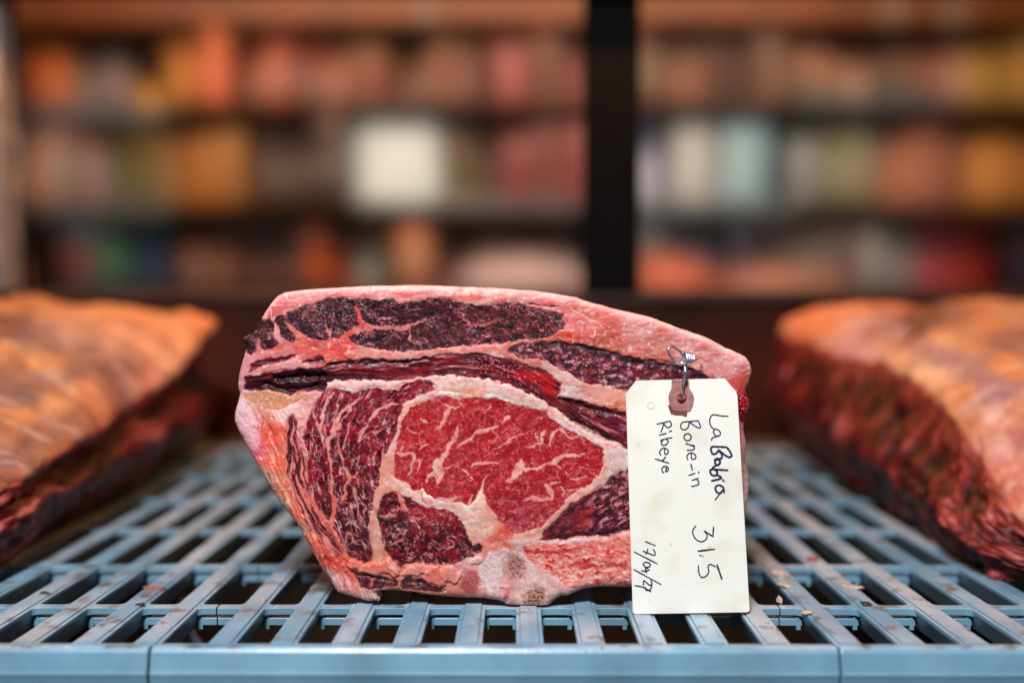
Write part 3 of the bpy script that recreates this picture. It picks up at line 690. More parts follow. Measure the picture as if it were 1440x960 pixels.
# 11 bone
c = base((222, 176, 170)); c = mixc(c, (236, 204, 208), 0.8 * ss(724, 690, PX + 12 * mid)); c = mixc(c, (230, 204, 192), 0.6 * ss(-0.2, 0.4, nB)); c = mixc(c, (206, 124, 120), 0.45 * ss(-0.05, 0.5, fbm(PX / 14, PY / 16, 737, 3)))
scr = fbm((PX * 0.72 + PY * 0.7) / 26, (PX * 0.7 - PY * 0.72) / 1.8, 731, 3)
c = mixc(c, (176, 160, 172), 0.55 * ss(0.1, 0.5, scr) * ss(728, 700, PX))
bn = fbm(PX / 8, PY / 8, 735, 3)
d1 = np.hypot((PX - 724) / 15, (PY - 797) / 21) + 0.55 * bn; c = mixc(c, (168, 104, 98), 0.75 * ss(1.35, 0.35, d1)); c = mixc(c, (98, 48, 46), 0.85 * ss(1.3, 0.4, d1) * ss(0.05, 0.4, fine))
d2 = np.hypot(((PX - 751) * 0.8 + (PY - 842) * 0.6) / 13, ((PY - 842) * 0.8 - (PX - 751) * 0.6) / 17) + 0.5 * bn
c = mixc(c, (168, 112, 92), 0.85 * ss(1.3, 0.5, d2)); c = mixc(c, (72, 32, 24), 0.95 * ss(1.35, 0.6, d2) * ss(0.0, 0.35, fine)); c = mixc(c, (130, 104, 106), 0.65 * ss(0.36, 0.6, fin2))
c = mixc(c, (226, 140, 150), 0.6 * ss(14, 4, np.hypot(PX - 711, (PY - 828) * 0.7) + 4 * bn))
c = mixc(c, (206, 140, 130), 0.6 * ss(7, 2, segdist(T('L', (700, 400), (740, 560), (720, 700)), PX, PY)[0]))
put(11, c, 1.4 + 0.5 * scr * (PX < 722) - 2.2 * ss(1.3, 0.4, d2) * (0.5 + fine) - 1.2 * ss(1.2, 0.4, d1) * ss(0, 0.4, fine) + 1.0 * nA, 0.36 + 0.1 * nB)
# 12 amber cartilage
c = base((204, 132, 98)); c = mixc(c, (180, 132, 108), ss(425, 436, PX + 6 * mid)); c = mixc(c, (216, 152, 120), ss(0, 0.4, nB)); c = mixc(c, (246, 204, 180), 0.9 * ss(0.34, 0.55, fin2 + 0.2 * fine))
put(12, c, 0.5 * nA - 1.2, 0.22 + 0 * PX)
# 13 wet red edge
c = base((170, 24, 34)); c = mixc(c, (90, 8, 18), ss(0.1, -0.3, mid + fine)); c = mixc(c, (236, 160, 170), ss(0.35, 0.6, fine + 0.3 * mid))
put(13, c, 1.4 * mid + 0.5 * fine, 0.16 + 0 * PX)

# ---- soft bleed of colour where fat meets muscle, then seams and traced marbling
isf0 = (reg == 0).astype(float)
bleed = np.clip(4 * blur(isf0, 2) * (1 - blur(isf0, 2)), 0, 1) * ss(-0.3, 0.3, fbm(PX / 9, PY / 9, 751, 2))
colb = np.stack([blur(col[..., k], 2) for k in range(3)], -1)
col = col * (1 - 0.7 * bleed[..., None]) + colb * 0.7 * bleed[..., None]
fw = fbm(PX / 9, PY / 7, 760, 3); fr_ = fbm(PX / 15, PY / 10, 765, 3)
def seam(pts, w, c, up=0.7, a=1.0, soft=1.1):
    global col, h, rough
    if not hasattr(w, '__len__'): w = [w] * len(pts)
    wmax = max(w)
    c = (c[0], c[1], 0.55 * c[2] + 0.45 * c[1])
    m = stroke(pts, w, soft) * a
    cc = 0.68 * (np.array(c) / 255.0) ** 1.25 + 0.16 * fatc ** 1.2 + 0.16 * np.array([228, 150, 140]) / 255.0
    k = 1.0 if wmax > 5 else 0.6
    cc = mixc(cc, (212, 88, 80), 0.45 * k * ss(0.10, 0.6, fr_)); cc = mixc(cc, (244, 214, 204), 0.28 * k * ss(0.10, 0.6, fw)); cc = mixc(cc, (200, 120, 108), 0.40 * k * ss(0.15, 0.6, -fw))
    cc = cc * (1 + 0.03 * nC)[..., None]
    if wmax <= 5: m = m * np.clip(0.70 + 0.7 * ss(-0.4, 0.3, fw), 0, 1)
    col = col * (1 - m[..., None]) + cc * m[..., None]
    u = up * min(1.0, wmax / 8.0)
    h = h * (1 - 0.7 * m) + (0.7 * m) * (blur_h + u + 0.5 * fr_)
    rough = rough * (1 - m) + 0.40 * m
blur_h = blur(h, 5)
SAL = (216, 104, 82); PINK = (240, 166, 160); CREAM = (236, 196, 184)
for p, w, c in [
    (T('A', (1160, 280), (1190, 370), (1230, 440), (1290, 470)), [4, 8, 10, 9], (214, 66, 60)),
    (T('A', (1240, 450), (1100, 500), (1010, 570)), [10, 9, 8], (216, 84, 76)),
    (T('B', (0, 470), (100, 455), (210, 455), (400, 455), (500, 430), (620, 380)), [11, 9, 6, 7, 5, 2], (216, 128, 128)),
    (T('B', (20, 310), (50, 400), (60, 460)), [8, 8, 9], (214, 58, 54)),
    (T('B', (490, 450), (488, 560), (540, 600)), [4, 3, 3], (200, 140, 150)), (T('B', (480, 300), (530, 295), (610, 275)), [3, 3, 2], (206, 130, 135)),
    (T('A', (830, 330), (850, 260)), [3, 2], (206, 120, 125)), (T('A', (890, 420), (920, 500), (940, 560)), [5, 5, 4], (214, 130, 125)), (T('C', (-60, 430), (50, 410), (150, 385)), [2, 2, 2], (196, 100, 105)),
    (T('B', (970, 340), (1010, 410), (1120, 432), (1280, 390)), [3, 3, 4, 2], (200, 100, 100)), (T('B', (190, 390), (270, 370), (360, 350)), [4, 4, 2], (206, 150, 160)),
    (T('A', (430, 410), (430, 500), (480, 590)), [4, 5, 6], PINK), (T('A', (520, 400), (590, 480), (690, 540)), [3, 7, 8], (216, 122, 116)), (T('A', (300, 470), (400, 470)), [2, 2], (190, 90, 100)), (T('A', (230, 560), (280, 620)), [4, 4], (196, 90, 90)),
    # ridge under the cap and the seam that runs on to the right
    (T('A', (200, 720), (400, 690), (560, 660)), [9, 9, 10], (220, 142, 136)), (T('A', (280, 860), (420, 800), (560, 780), (700, 790), (800, 820)), [7, 8, 9, 8, 4], (224, 166, 160)), (T('A', (300, 850), (420, 810)), [6, 6], (206, 120, 96)),
    (T('B', (-20, 690), (120, 690), (350, 710), (560, 690), (800, 660), (1010, 650), (1280, 625)), [13, 14, 12, 10, 8, 8, 7], (226, 156, 142)), (T('C', (0, 640), (120, 640), (200, 610), (340, 575), (500, 560), (660, 550)), [8, 9, 8, 6, 4, 4], (208, 122, 96)),
    (T('C', (140, 650), (230, 710), (360, 750), (500, 770), (570, 810)), [8, 7, 8, 11, 12], (210, 136, 112)), (T('C', (560, 800), (680, 880), (790, 930)), [14, 13, 14], (230, 188, 180)),
    (T('G', (600, 50), (740, 60), (820, 110), (1000, 150), (1180, 220)), [8, 10, 16, 19, 20], (224, 166, 142)), (T('G', (720, 130), (760, 105)), [8, 8], (226, 176, 150)),
    # white arc over the eye
    (T('E', (910, 60), (1100, 70), (1280, 75)), [8, 12, 12], (232, 194, 184)), (T('F', (0, 70), (200, 65), (360, 75)), [11, 11, 14], (232, 194, 184)), (T('F', (360, 90), (480, 30), (620, 15), (760, 20), (900, 40)), [9, 5, 5, 8, 14], (230, 188, 176)),
    (T('F', (740, 90), (900, 70), (1100, 60), (1280, 100), 'G', (200, 170), (400, 260), (560, 350), (700, 440), (860, 530), (960, 600)), [13, 17, 17, 17, 15, 13, 11, 11, 12, 14], (232, 200, 186)),
    (T('F', (800, 125), (960, 115), (1150, 125)), [5, 8, 4], (226, 160, 118)), (T('F', (480, 270), (600, 205), (700, 160), (760, 120)), [7, 8, 8, 8], (232, 186, 160)),
    (T('G', (960, 600), (985, 700), (970, 820), (930, 930)), [11, 10, 10, 9], (236, 206, 190)), (T('G', (1050, 640), (1080, 720), (1050, 830)), [18, 20, 12], (226, 204, 200)),
    (T('F', (460, 260), (440, 310), (405, 360), (395, 440), (370, 540), (330, 640), (310, 720)), [10, 9, 6, 6, 7, 10, 13], (238, 186, 168)), (T('F', (300, 730), (270, 830), (260, 960)), [14, 16, 16], (226, 158, 126)),
    (T('I', (300, 90), (420, 160), (540, 230), (640, 295), (780, 300), (900, 340), (980, 420)), [16, 15, 13, 12, 11, 13, 16], (234, 196, 176)), (T('I', (230, 200), (190, 300), (160, 420), (160, 560), (180, 700), (210, 790)), [10, 8, 9, 12, 13, 13], (222, 164, 130)), (T('I', (250, 760), (265, 640)), [6, 3], (216, 110, 84)),
    (T('I', (370, 210), (420, 290), (470, 380)), [5, 8, 6], (218, 122, 92)), (T('J', (950, 20), (880, 130), (780, 190), (680, 260), (600, 330), (540, 400), (470, 470), (400, 540), (250, 590), (110, 600)), [8, 10, 10, 9, 9, 8, 7, 6, 7, 8], (228, 178, 150)),
    (T('J', (600, 320), (540, 400)), [5, 5], (220, 144, 104)), (T('I', (1180, 640), (1300, 590)), [8, 8], (212, 92, 66)), (T('L', (560, 190), (680, 160), (770, 140)), [10, 10, 5], (212, 96, 70)),
    (T('L', (700, 200), (900, 200), (1040, 160)), [7, 9, 6], (222, 186, 180)), (T('J', (380, 660), (540, 645), (740, 650)), [7, 7, 5], (228, 190, 190)),
    # left bundle
    (T('E', (950, 140), (890, 220), (860, 330), (835, 430), (850, 540), (870, 640)), [3, 6, 6, 5, 5, 3], (226, 164, 156)), (T('E', (800, 210), (770, 300), (800, 420), (840, 460)), [3, 4, 4, 3], (216, 140, 138)),
    (T('E', (1190, 180), (1080, 280), (1000, 355), (975, 430), (945, 520), (900, 570), (900, 660), (925, 780), (940, 960)), [3, 4, 6, 9, 7, 6, 4, 4, 5], (226, 160, 146)), (T('E', (985, 430), (985, 445)), [11, 10], (230, 170, 140)),
    (T('E', (985, 530), (1020, 700), (1070, 870), (1090, 960)), [3, 3, 3, 4], (214, 144, 132)), (T('F', (380, 240), (230, 282), (160, 350), (100, 420), (45, 530), (30, 600)), [3, 5, 5, 4, 6, 5], (226, 150, 138)),
    (T('F', (130, 500), (200, 490), (255, 440)), [3, 3, 2], (220, 150, 140)), (T('F', (165, 510), (210, 600)), [2, 2], (206, 130, 126)), (T('F', (120, 600), (140, 660)), [4, 3], (216, 150, 140)), (T('F', (180, 680), (170, 780)), [3, 3], (206, 130, 126)),
    (T('H', (800, 0), (815, 130), (800, 200), (832, 280), (822, 380), (810, 500), (850, 600), (900, 700), (945, 785)), [4, 4, 6, 9, 8, 6, 7, 7, 8], (220, 112, 84)), (T('H', (800, 0), (815, 130), (800, 200)), [4, 4, 5], (222, 156, 140)),
    (T('H', (940, 0), (970, 80), (930, 150), (925, 240), (880, 300)), [4, 5, 4, 6, 7], (222, 146, 128)), (T('H', (970, 130), (1020, 220), (1040, 330), (1045, 450)), [3, 4, 4, 4], (206, 140, 126)), (T('H', (1000, 60), (1040, 30)), [7, 5], (224, 164, 144)), (T('H', (1100, 80), (1200, 190)), [3, 4], (206, 140, 136)), (T('H', (900, 290), (985, 302)), [5, 3], (216, 120, 100)),
    (T('H', (925, 690), (940, 590), (980, 580), (1010, 640), (1060, 640)), [3, 3, 3, 3, 3], (190, 124, 96)), (T('H', (930, 500), (1000, 470), (1030, 500), (1080, 560)), [3, 5, 4, 3], (160, 140, 160)), (T('H', (700, 40), (780, 150)), [2, 2], (206, 140, 136)),
    (T('H', (550, 130), (640, 300), (760, 480), (880, 680)), [5, 8, 7, 4], (216, 106, 78)),
    # lower round muscle
    (T('I', (510, 440), (600, 540), (630, 570)), [3, 2.5, 2], (214, 140, 130)), (T('I', (290, 690), (400, 640), (440, 620)), [3, 3, 1.5], (206, 130, 124)), (T('I', (780, 745), (870, 695), (885, 650), (840, 630)), [2, 3, 2.5, 1.5], (206, 136, 128)), (T('I', (590, 830), (600, 780), (640, 740)), [3, 2.5, 2], (206, 130, 124)),
    (T('I', (610, 545), (550, 635)), [2.5, 2], (206, 130, 124)), (T('I', (640, 470), (740, 452)), [3, 2], (220, 120, 96)), (T('I', (580, 430), (510, 450), (530, 400)), [4, 4, 3], (214, 120, 106)), (T('I', (600, 400), (640, 430)), [3, 3], (220, 110, 90)), (T('I', (230, 420), (330, 420), (370, 400)), [4, 5, 4], (206, 140, 140)), (T('I', (690, 590), (680, 550)), [2, 2], (206, 140, 130)),
    (T('K', (650, 640), (660, 560), (700, 520)), [3, 2, 2], (206, 130, 124)), (T('K', (660, 640), (760, 640)), [3, 3], (210, 150, 150)), (T('K', (900, 560), (895, 600)), [3, 3], (206, 120, 110)),
    # marbling of the eye
    (T('F', (870, 270), (830, 310), (800, 370), (760, 440), (720, 485)), [5, 8, 7, 8, 5], (234, 148, 134)), (T('F', (780, 235), (870, 272), (935, 270)), [2, 4, 2], PINK), (T('F', (730, 195), (770, 215)), [3, 2], PINK),
    (T('F', (920, 460), (910, 520), (860, 590), (830, 660), (780, 740), (725, 805), (760, 860), (740, 935)), [3, 6, 7, 8, 9, 13, 11, 6], (236, 160, 142)), (T('F', (780, 820), (885, 788)), [6, 3], PINK), (T('F', (720, 790), (740, 820)), [12, 12], (230, 190, 150)),
    (T('F', (1280, 450), (1200, 480), (1100, 500), (1050, 550), (980, 580), (920, 640)), [4, 6, 6, 5, 4, 2], (236, 158, 148)), (T('F', (1120, 490), (1105, 450), (1120, 400)), [3, 2, 2], PINK), (T('F', (1230, 490), (1280, 525)), [4, 3], PINK),
    (T('F', (460, 450), (510, 490), (580, 510)), [3, 3, 2], PINK), (T('F', (580, 380), (615, 402), (660, 412)), [3, 4, 2], PINK), (T('F', (580, 645), (620, 615), (670, 600)), [3, 4, 2], PINK), (T('F', (400, 650), (430, 590)), [7, 4], PINK), (T('F', (370, 690), (430, 700), (530, 690), (510, 760), (480, 860), (460, 905)), [8, 7, 4, 4, 3, 2], (234, 172, 168)),
    (T('F', (520, 760), (590, 762), (550, 865)), [3, 4, 3], PINK), (T('F', (650, 735), (720, 752)), [2, 3], PINK), (T('F', (950, 830), (1000, 860), (1050, 920)), [3, 3, 2], PINK), (T('F', (1030, 810), (1120, 780), (1280, 765)), [3, 6, 3], PINK), (T('F', (1140, 950), (1190, 885)), [2, 2], PINK), (T('F', (1160, 322), (1210, 290), (1210, 240)), [2, 3, 2], PINK), (T('F', (930, 230), (965, 262)), [4, 3], PINK), (T('F', (640, 890), (710, 880)), [5, 5], (228, 170, 180)), (T('F', (955, 330), (970, 360)), [3, 2], PINK),
    (T('G', (30, 425), (70, 370), (110, 350)), [2, 4, 4], PINK), (T('G', (-60, 650), (80, 600), (120, 550), (235, 512)), [2, 5, 4, 3], (234, 158, 150)), (T('G', (250, 640), (310, 630), (350, 600), (420, 600)), [4, 5, 4, 4], PINK), (T('G', (350, 540), (372, 605)), [4, 3], PINK), (T('G', (400, 595), (400, 515), (430, 475)), [4, 6, 2], PINK),
    (T('G', (470, 605), (480, 530), (530, 482), (570, 468), (620, 520), (680, 542), (720, 530)), [8, 5, 4, 6, 3, 3, 3], (234, 158, 150)), (T('G', (740, 545), (785, 620)), [2, 1.5], PINK), (T('G', (775, 695), (690, 700), (620, 700), (570, 730), (500, 772), (440, 780), (390, 810)), [4, 5, 5, 7, 7, 4, 3], (236, 160, 152)), (T('G', (520, 780), (560, 822)), [4, 2], PINK),
    (T('G', (390, 812), (320, 832), (250, 825), (205, 810), (170, 865), (140, 905), (85, 945)), [3, 4, 8, 14, 12, 7, 3], (240, 180, 170)), (T('G', (215, 755), (210, 800)), [5, 10], (240, 184, 170)), (T('G', (610, 850), (645, 912)), [2, 3], PINK), (T('G', (650, 922), (720, 908), (785, 878)), [3, 4, 3], PINK), (T('G', (740, 825), (835, 820)), [4, 2], PINK), (T('G', (160, 640), (180, 695)), [4, 3], PINK), (T('G', (-10, 775), (35, 750)), [5, 4], PINK),
    (T('J', (430, 130), (470, 190), (490, 250), (440, 268), (310, 262), (220, 282)), [6, 9, 8, 6, 6, 3], (234, 152, 150)), (T('J', (480, 130), (560, 108)), [8, 6], (236, 168, 166)), (T('J', (560, 160), (595, 190), (580, 240)), [3, 4, 3], PINK), (T('J', (80, 170), (160, 170)), [4, 2], PINK), (T('J', (630, 180), (730, 188)), [5, 6], (206, 180, 190)), (T('J', (100, 380), (160, 378)), [3, 2], PINK), (T('J', (660, 90), (780, 60)), [3, 4], PINK),
    (T('I', (1130, 160), (1150, 110), (1195, 60)), [6, 3, 2], PINK), (T('I', (640, 110), (690, 40), (730, 100)), [6, 7, 5], (230, 170, 172)), (T('I', (1020, 300), (1050, 230)), [8, 5], (226, 160, 170)), (T('I', (990, 20), (1050, 90)), [3, 3], PINK), (T('I', (730, 250), (850, 270), (960, 240)), [4, 5, 4], (216, 150, 150))]:
    seam(p, w, c)
# rounded fat lumps along the bottom, one long tan log with a painted highlight facet
for p, w, c, up in [(T('K', (480, 400), (600, 440), (720, 440), (820, 420), (860, 470)), [10, 14, 15, 20, 14], (224, 132, 92), 7), (T('K', (790, 370), (850, 430), (890, 480)), [5, 8, 6], (240, 186, 150), 9), (T('K', (950, 480), (1050, 450), (1180, 440)), [8, 14, 14], (226, 150, 122), 6),
                    (T('L', (50, 500), (120, 510)), [24, 24], (226, 120, 92), 7), (T('L', (190, 480), (250, 510)), [22, 20], (232, 146, 120), 8), (T('L', (420, 370), (470, 360)), [10, 9], (228, 190, 168), 4), (T('A', (1090, 700), (1150, 740)), [9, 10], (222, 130, 112), 5), (T('L', (670, 600), (720, 620), (700, 690)), [6, 9, 9], (228, 150, 158), 4)]:
    seam(p, w, c, up, 1.0, 2.5)
m = ss(1.15, 0.7, np.hypot((PX - 661) / 14, (PY - 817) / 17) + 0.25 * mid)           # reddish marrow disc left of the bone
col = mixc(col, (152, 52, 50), 0.8 * m * (0.6 + 0.4 * ss(0.3, -0.3, nC)))
# cracks and the fold in the fat cap
for p, w, dp in [(T('C', (400, 240), (520, 255), (680, 265)), 1.6, 5), (T('C', (735, 235), (780, 215), (832, 218)), 1.4, 4), (T('D', (0, 405), (90, 455)), 1.0, 3), (T('D', (270, 520), (380, 580), (510, 635)), 1.2, 3), (T('C', (740, 385), (758, 425)), 1.3, 3), (T('D', (790, 600), (880, 640)), 1.0, 3), (T('C', (1150, 540), (1230, 580)), 0.9, 3),
                 (T('H', (590, 650), (690, 790), (760, 940)), 1.4, 4), (T('K', (180, 370), (280, 560), (350, 660)), 1.2, 4), (T('G', (1005, 690), (1012, 790)), 0.9, 2), (T('I', (590, 200), (600, 260), (640, 300)), 1.2, 3), (T('I', (500, 180), (570, 215)), 1.0, 3), (T('K', (915, 470), (950, 430)), 1.6, 4), (T('B', (390, 160), (450, 135)), 1.2, 3)]:
    m = stroke(p, w, 0.7)
    h = h - dp * m; col = mixc(col, (120, 34, 34), 0.75 * m)
for p, w in [(T('C', (760, 260), (900, 350), (1020, 410), (1130, 500)), 1.6), (T('C', (1000, 490), (1000, 530)), 6), (T('A', (520, 150), (540, 200)), 4), (T('A', (390, 290), (400, 350)), 4)]:
    col = mixc(col, (244, 206, 196), 0.8 * stroke(p, w, 1.5))
# glints: tiny dry or wet flecks change the gloss, not the colour
wet = ss(0.10, 0.45, fbm(PX / 14, PY / 8, 771, 3)) * ss(-0.1, 0.3, fbm(PX / 60, PY / 40, 775, 2))
rough = np.clip(rough + 0.16 + 0.10 * fine, 0.3, 0.8) * (1 - wet) + 0.17 * wet

# smooth step from fat down to muscle, rounded rim
isf = (reg == 0).astype(float)
h = h + 0.5 * blur(isf, 3) + 1.0 * blur(isf, 8)
bi = blur(isf, 1)
h = h - 1.5 * np.clip(4 * bi * (1 - bi), 0, 1) ** 2 * ss(-0.2, 0.4, fbm(PX / 22, PY / 22, 781, 2))
h = h + 2.2 * fbm(PX / 46, PY / 36, 791, 3)
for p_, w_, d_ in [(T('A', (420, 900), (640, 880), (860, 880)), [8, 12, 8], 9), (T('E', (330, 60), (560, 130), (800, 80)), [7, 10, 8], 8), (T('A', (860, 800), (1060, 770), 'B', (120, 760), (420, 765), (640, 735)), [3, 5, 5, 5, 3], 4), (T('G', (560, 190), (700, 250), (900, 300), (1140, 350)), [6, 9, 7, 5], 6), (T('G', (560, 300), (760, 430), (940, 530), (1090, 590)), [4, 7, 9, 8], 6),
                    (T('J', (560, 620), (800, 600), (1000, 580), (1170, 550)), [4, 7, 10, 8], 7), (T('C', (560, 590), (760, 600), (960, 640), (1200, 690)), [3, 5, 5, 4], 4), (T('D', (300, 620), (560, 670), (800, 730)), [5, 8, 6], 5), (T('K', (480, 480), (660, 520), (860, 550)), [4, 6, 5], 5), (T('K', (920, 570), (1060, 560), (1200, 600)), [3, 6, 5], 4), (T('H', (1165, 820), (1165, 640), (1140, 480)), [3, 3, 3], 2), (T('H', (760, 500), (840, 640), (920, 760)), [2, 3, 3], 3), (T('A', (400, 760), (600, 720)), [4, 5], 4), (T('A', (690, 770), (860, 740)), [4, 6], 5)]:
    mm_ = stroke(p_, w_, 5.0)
    h = h - d_ * mm_; col = mixc(col, (48, 8, 14), 0.55 * mm_ * (reg != 0)); col = mixc(col, (150, 50, 46), 0.35 * mm_ * (reg == 0))  # crevices are sunk and their shade is painted in as well
h = 0.30 * h + 0.70 * blur(h, 1)
HS0 = 0.72; rimR = 15.0
tt = np.clip(1 - DOUT / rimR, 0, 1)
h = h - 13.0 / HS0 * (1 - np.sqrt(np.clip(1 - tt ** 2.2, 0, 1)))
h = h + 5.0 * fbm(PX / 160, PY / 130, 801, 2)

# ---- build the face mesh parts from the relief
YF = 0.5225
PXM = YF / FPX                         # metres per photo pixel on the face plane
HS = 0.62                              # relief strength
def plane_xz(px, py, Y):
    m = np.array(CAM_M)
    d = np.stack([(px - 720) / FPX, (480 - py) / FPX, -np.ones_like(px)], -1) @ m.T
    k = Y / d[..., 1]
    return d[..., 0] * k, CAM_H + d[..., 2] * k
vx, vz = plane_xz(PX, PY, np.full(PX.shape, YF))
vz = np.maximum(vz, 0.0006)
vy = YF - h * PXM * HS
P3 = np.stack([vx, vy, vz], -1)
du = np.gradient(P3, axis=1); dv = np.gradient(P3, axis=0)
NRM = np.cross(du, dv); NRM /= np.linalg.norm(NRM, axis=-1, keepdims=True)
NRM *= np.where(NRM[..., 1:2] > 0, -1, 1)
lin = to_lin(np.clip(col, 0, 1)) * 0.96

H_, W_ = PX.shape
idx = np.arange(H_ * W_).reshape(H_, W_)
okq = inside[:-1, :-1] & inside[1:, :-1] & inside[:-1, 1:] & inside[1:, 1:]
quads = np.stack([idx[:-1, :-1], idx[1:, :-1], idx[1:, 1:], idx[:-1, 1:]], -1)[okq]
qreg = reg[:-1, :-1][okq]
Pf = P3.reshape(-1, 3); Nf = NRM.reshape(-1, 3); Cf = lin.reshape(-1, 3); Rf = rough.reshape(-1)

def fast_mesh(name, P, Q, Cc, Rr, N=None, mat=None):
    me = bpy.data.meshes.new(name)
    nq = len(Q)
    me.vertices.add(len(P)); me.vertices.foreach_set('co', np.ascontiguousarray(P, np.float32).ravel())
    me.loops.add(nq * 4); me.loops.foreach_set('vertex_index', np.ascontiguousarray(Q, np.int32).ravel())
    me.polygons.add(nq); me.polygons.foreach_set('loop_start', np.arange(0, nq * 4, 4, dtype=np.int32))
    me.polygons.foreach_set('use_smooth', np.ones(nq, bool))
    me.update(calc_edges=True)
    a = me.color_attributes.new('Col', 'FLOAT_COLOR', 'POINT')
    a.data.foreach_set('color', np.concatenate([Cc, np.ones((len(Cc), 1))], 1).astype(np.float32).ravel())
    b = me.attributes.new('Rough', 'FLOAT', 'POINT'); b.data.foreach_set('value', np.ascontiguousarray(Rr, np.float32))
    if N is not None: me.normals_split_custom_set_from_vertices(N.astype(float).tolist())
    if mat: me.materials.append(mat)
    return me
base_pt = at_z(700, 850, 0.0)
roast = tag(empty('rib_roast', (base_pt.x, YF, 0)), 'bone-in ribeye roast standing upright on the rack, red marbled cut face forward', 'meat')
off = np.array([base_pt.x, YF, 0.0])
LBL = {0: 'pale pink and cream fat', 1: 'dark dried purple cap muscle under the fat', 2: 'dark red streaked band of muscle', 4: 'bright red marbled eye', 11: 'sawn pale rib bone with brown marrow', 12: 'amber cartilage at the left edge'}
for i, nm in REG.items():
    q = quads[qreg == i]
    if len(q) == 0: continue
    u, inv = np.unique(q, return_inverse=True)
    o = mesh_obj(nm, fast_mesh(nm, Pf[u] - off, inv.reshape(-1, 4), Cf[u], Rf[u], Nf[u], M_meat), None, roast)
    if i in LBL: o['label'] = LBL[i]

# ---- the rest of the roast behind the face: fat covering drawn back from the outline
ol = smooth_line(OUT, 2, True)
ox = np.array([p[0] for p in ol]); oy = np.array([p[1] for p in ol])
cx0, cy0 = 700.0, 650.0
rings = [(0.0026, -3.0, 1.0), (0.0056, 0.0, 1.0), (0.012, 0.6, 1.0), (0.024, -1, 1.0), (0.045, -3, 0.99), (0.075, -6, 0.975), (0.11, -10, 0.955), (0.145, -18, 0.92), (0.170, -34, 0.86), (0.182, -60, 0.72), (0.186, -90, 0.4), (0.186, -100, 0.02)]
n = len(ol)
tx = np.roll(ox, -1) - np.roll(ox, 1); ty = np.roll(oy, -1) - np.roll(oy, 1); tl = np.hypot(tx, ty)
nx, ny = ty / tl, -tx / tl
if np.mean(nx * (ox - cx0) + ny * (oy - cy0)) < 0: nx, ny = -nx, -ny
VP, VC, VR = [], [], []
sx = np.arange(n) / n
for k, (dy, grow, sc) in enumerate(rings):
    rx = cx0 + (ox + nx * grow * (sc > 0.9) - cx0) * sc; ry = cy0 + (oy + ny * grow * (sc > 0.9) - cy0) * sc
    if k > 2:
        wob = 5.0 * fbm(sx * 22, np.full(n, dy * 30), 901, 3); rx = rx + nx * wob; ry = ry + ny * wob
    X, Z = plane_xz(rx, ry, np.full(n, YF)); Z = np.maximum(Z, 0.001 if k > 1 else 0.0008)
    VP.append(np.stack([X, np.full(n, YF + dy), Z], -1) - off)
    ci = np.clip((oy - GY0).astype(int), 0, H_ - 1); cj = np.clip((ox - GX0).astype(int), 0, W_ - 1)
    fc = fatc[ci, cj] * (1 + 0.10 * fbm(sx * 90, np.full(n, dy * 60 + 3), 911, 3))[:, None]
    rd = ss(0.1, 0.5, fbm(sx * 40, np.full(n, dy * 50), 921, 3))[:, None]
    fc = fc * (1 - 0.35 * rd) + np.array([190, 70, 62]) / 255 * 0.35 * rd
    VC.append(to_lin(np.clip(fc, 0, 1))); VR.append(np.full(n, 0.5))
Q = []
for k in range(len(rings) - 1):
    a = np.arange(n) + k * n; b = np.roll(np.arange(n), -1) + k * n
    Q.append(np.stack([a, a + n, b + n, b], -1))
me = fast_mesh('fat_covering', np.concatenate(VP), np.concatenate(Q), np.concatenate(VC), np.concatenate(VR), None, M_meat)
bm = bmesh.new(); bm.from_mesh(me); bmesh.ops.recalc_face_normals(bm, faces=bm.faces); bm.to_mesh(me); bm.free()
mesh_obj('fat_covering', me, None, roast)

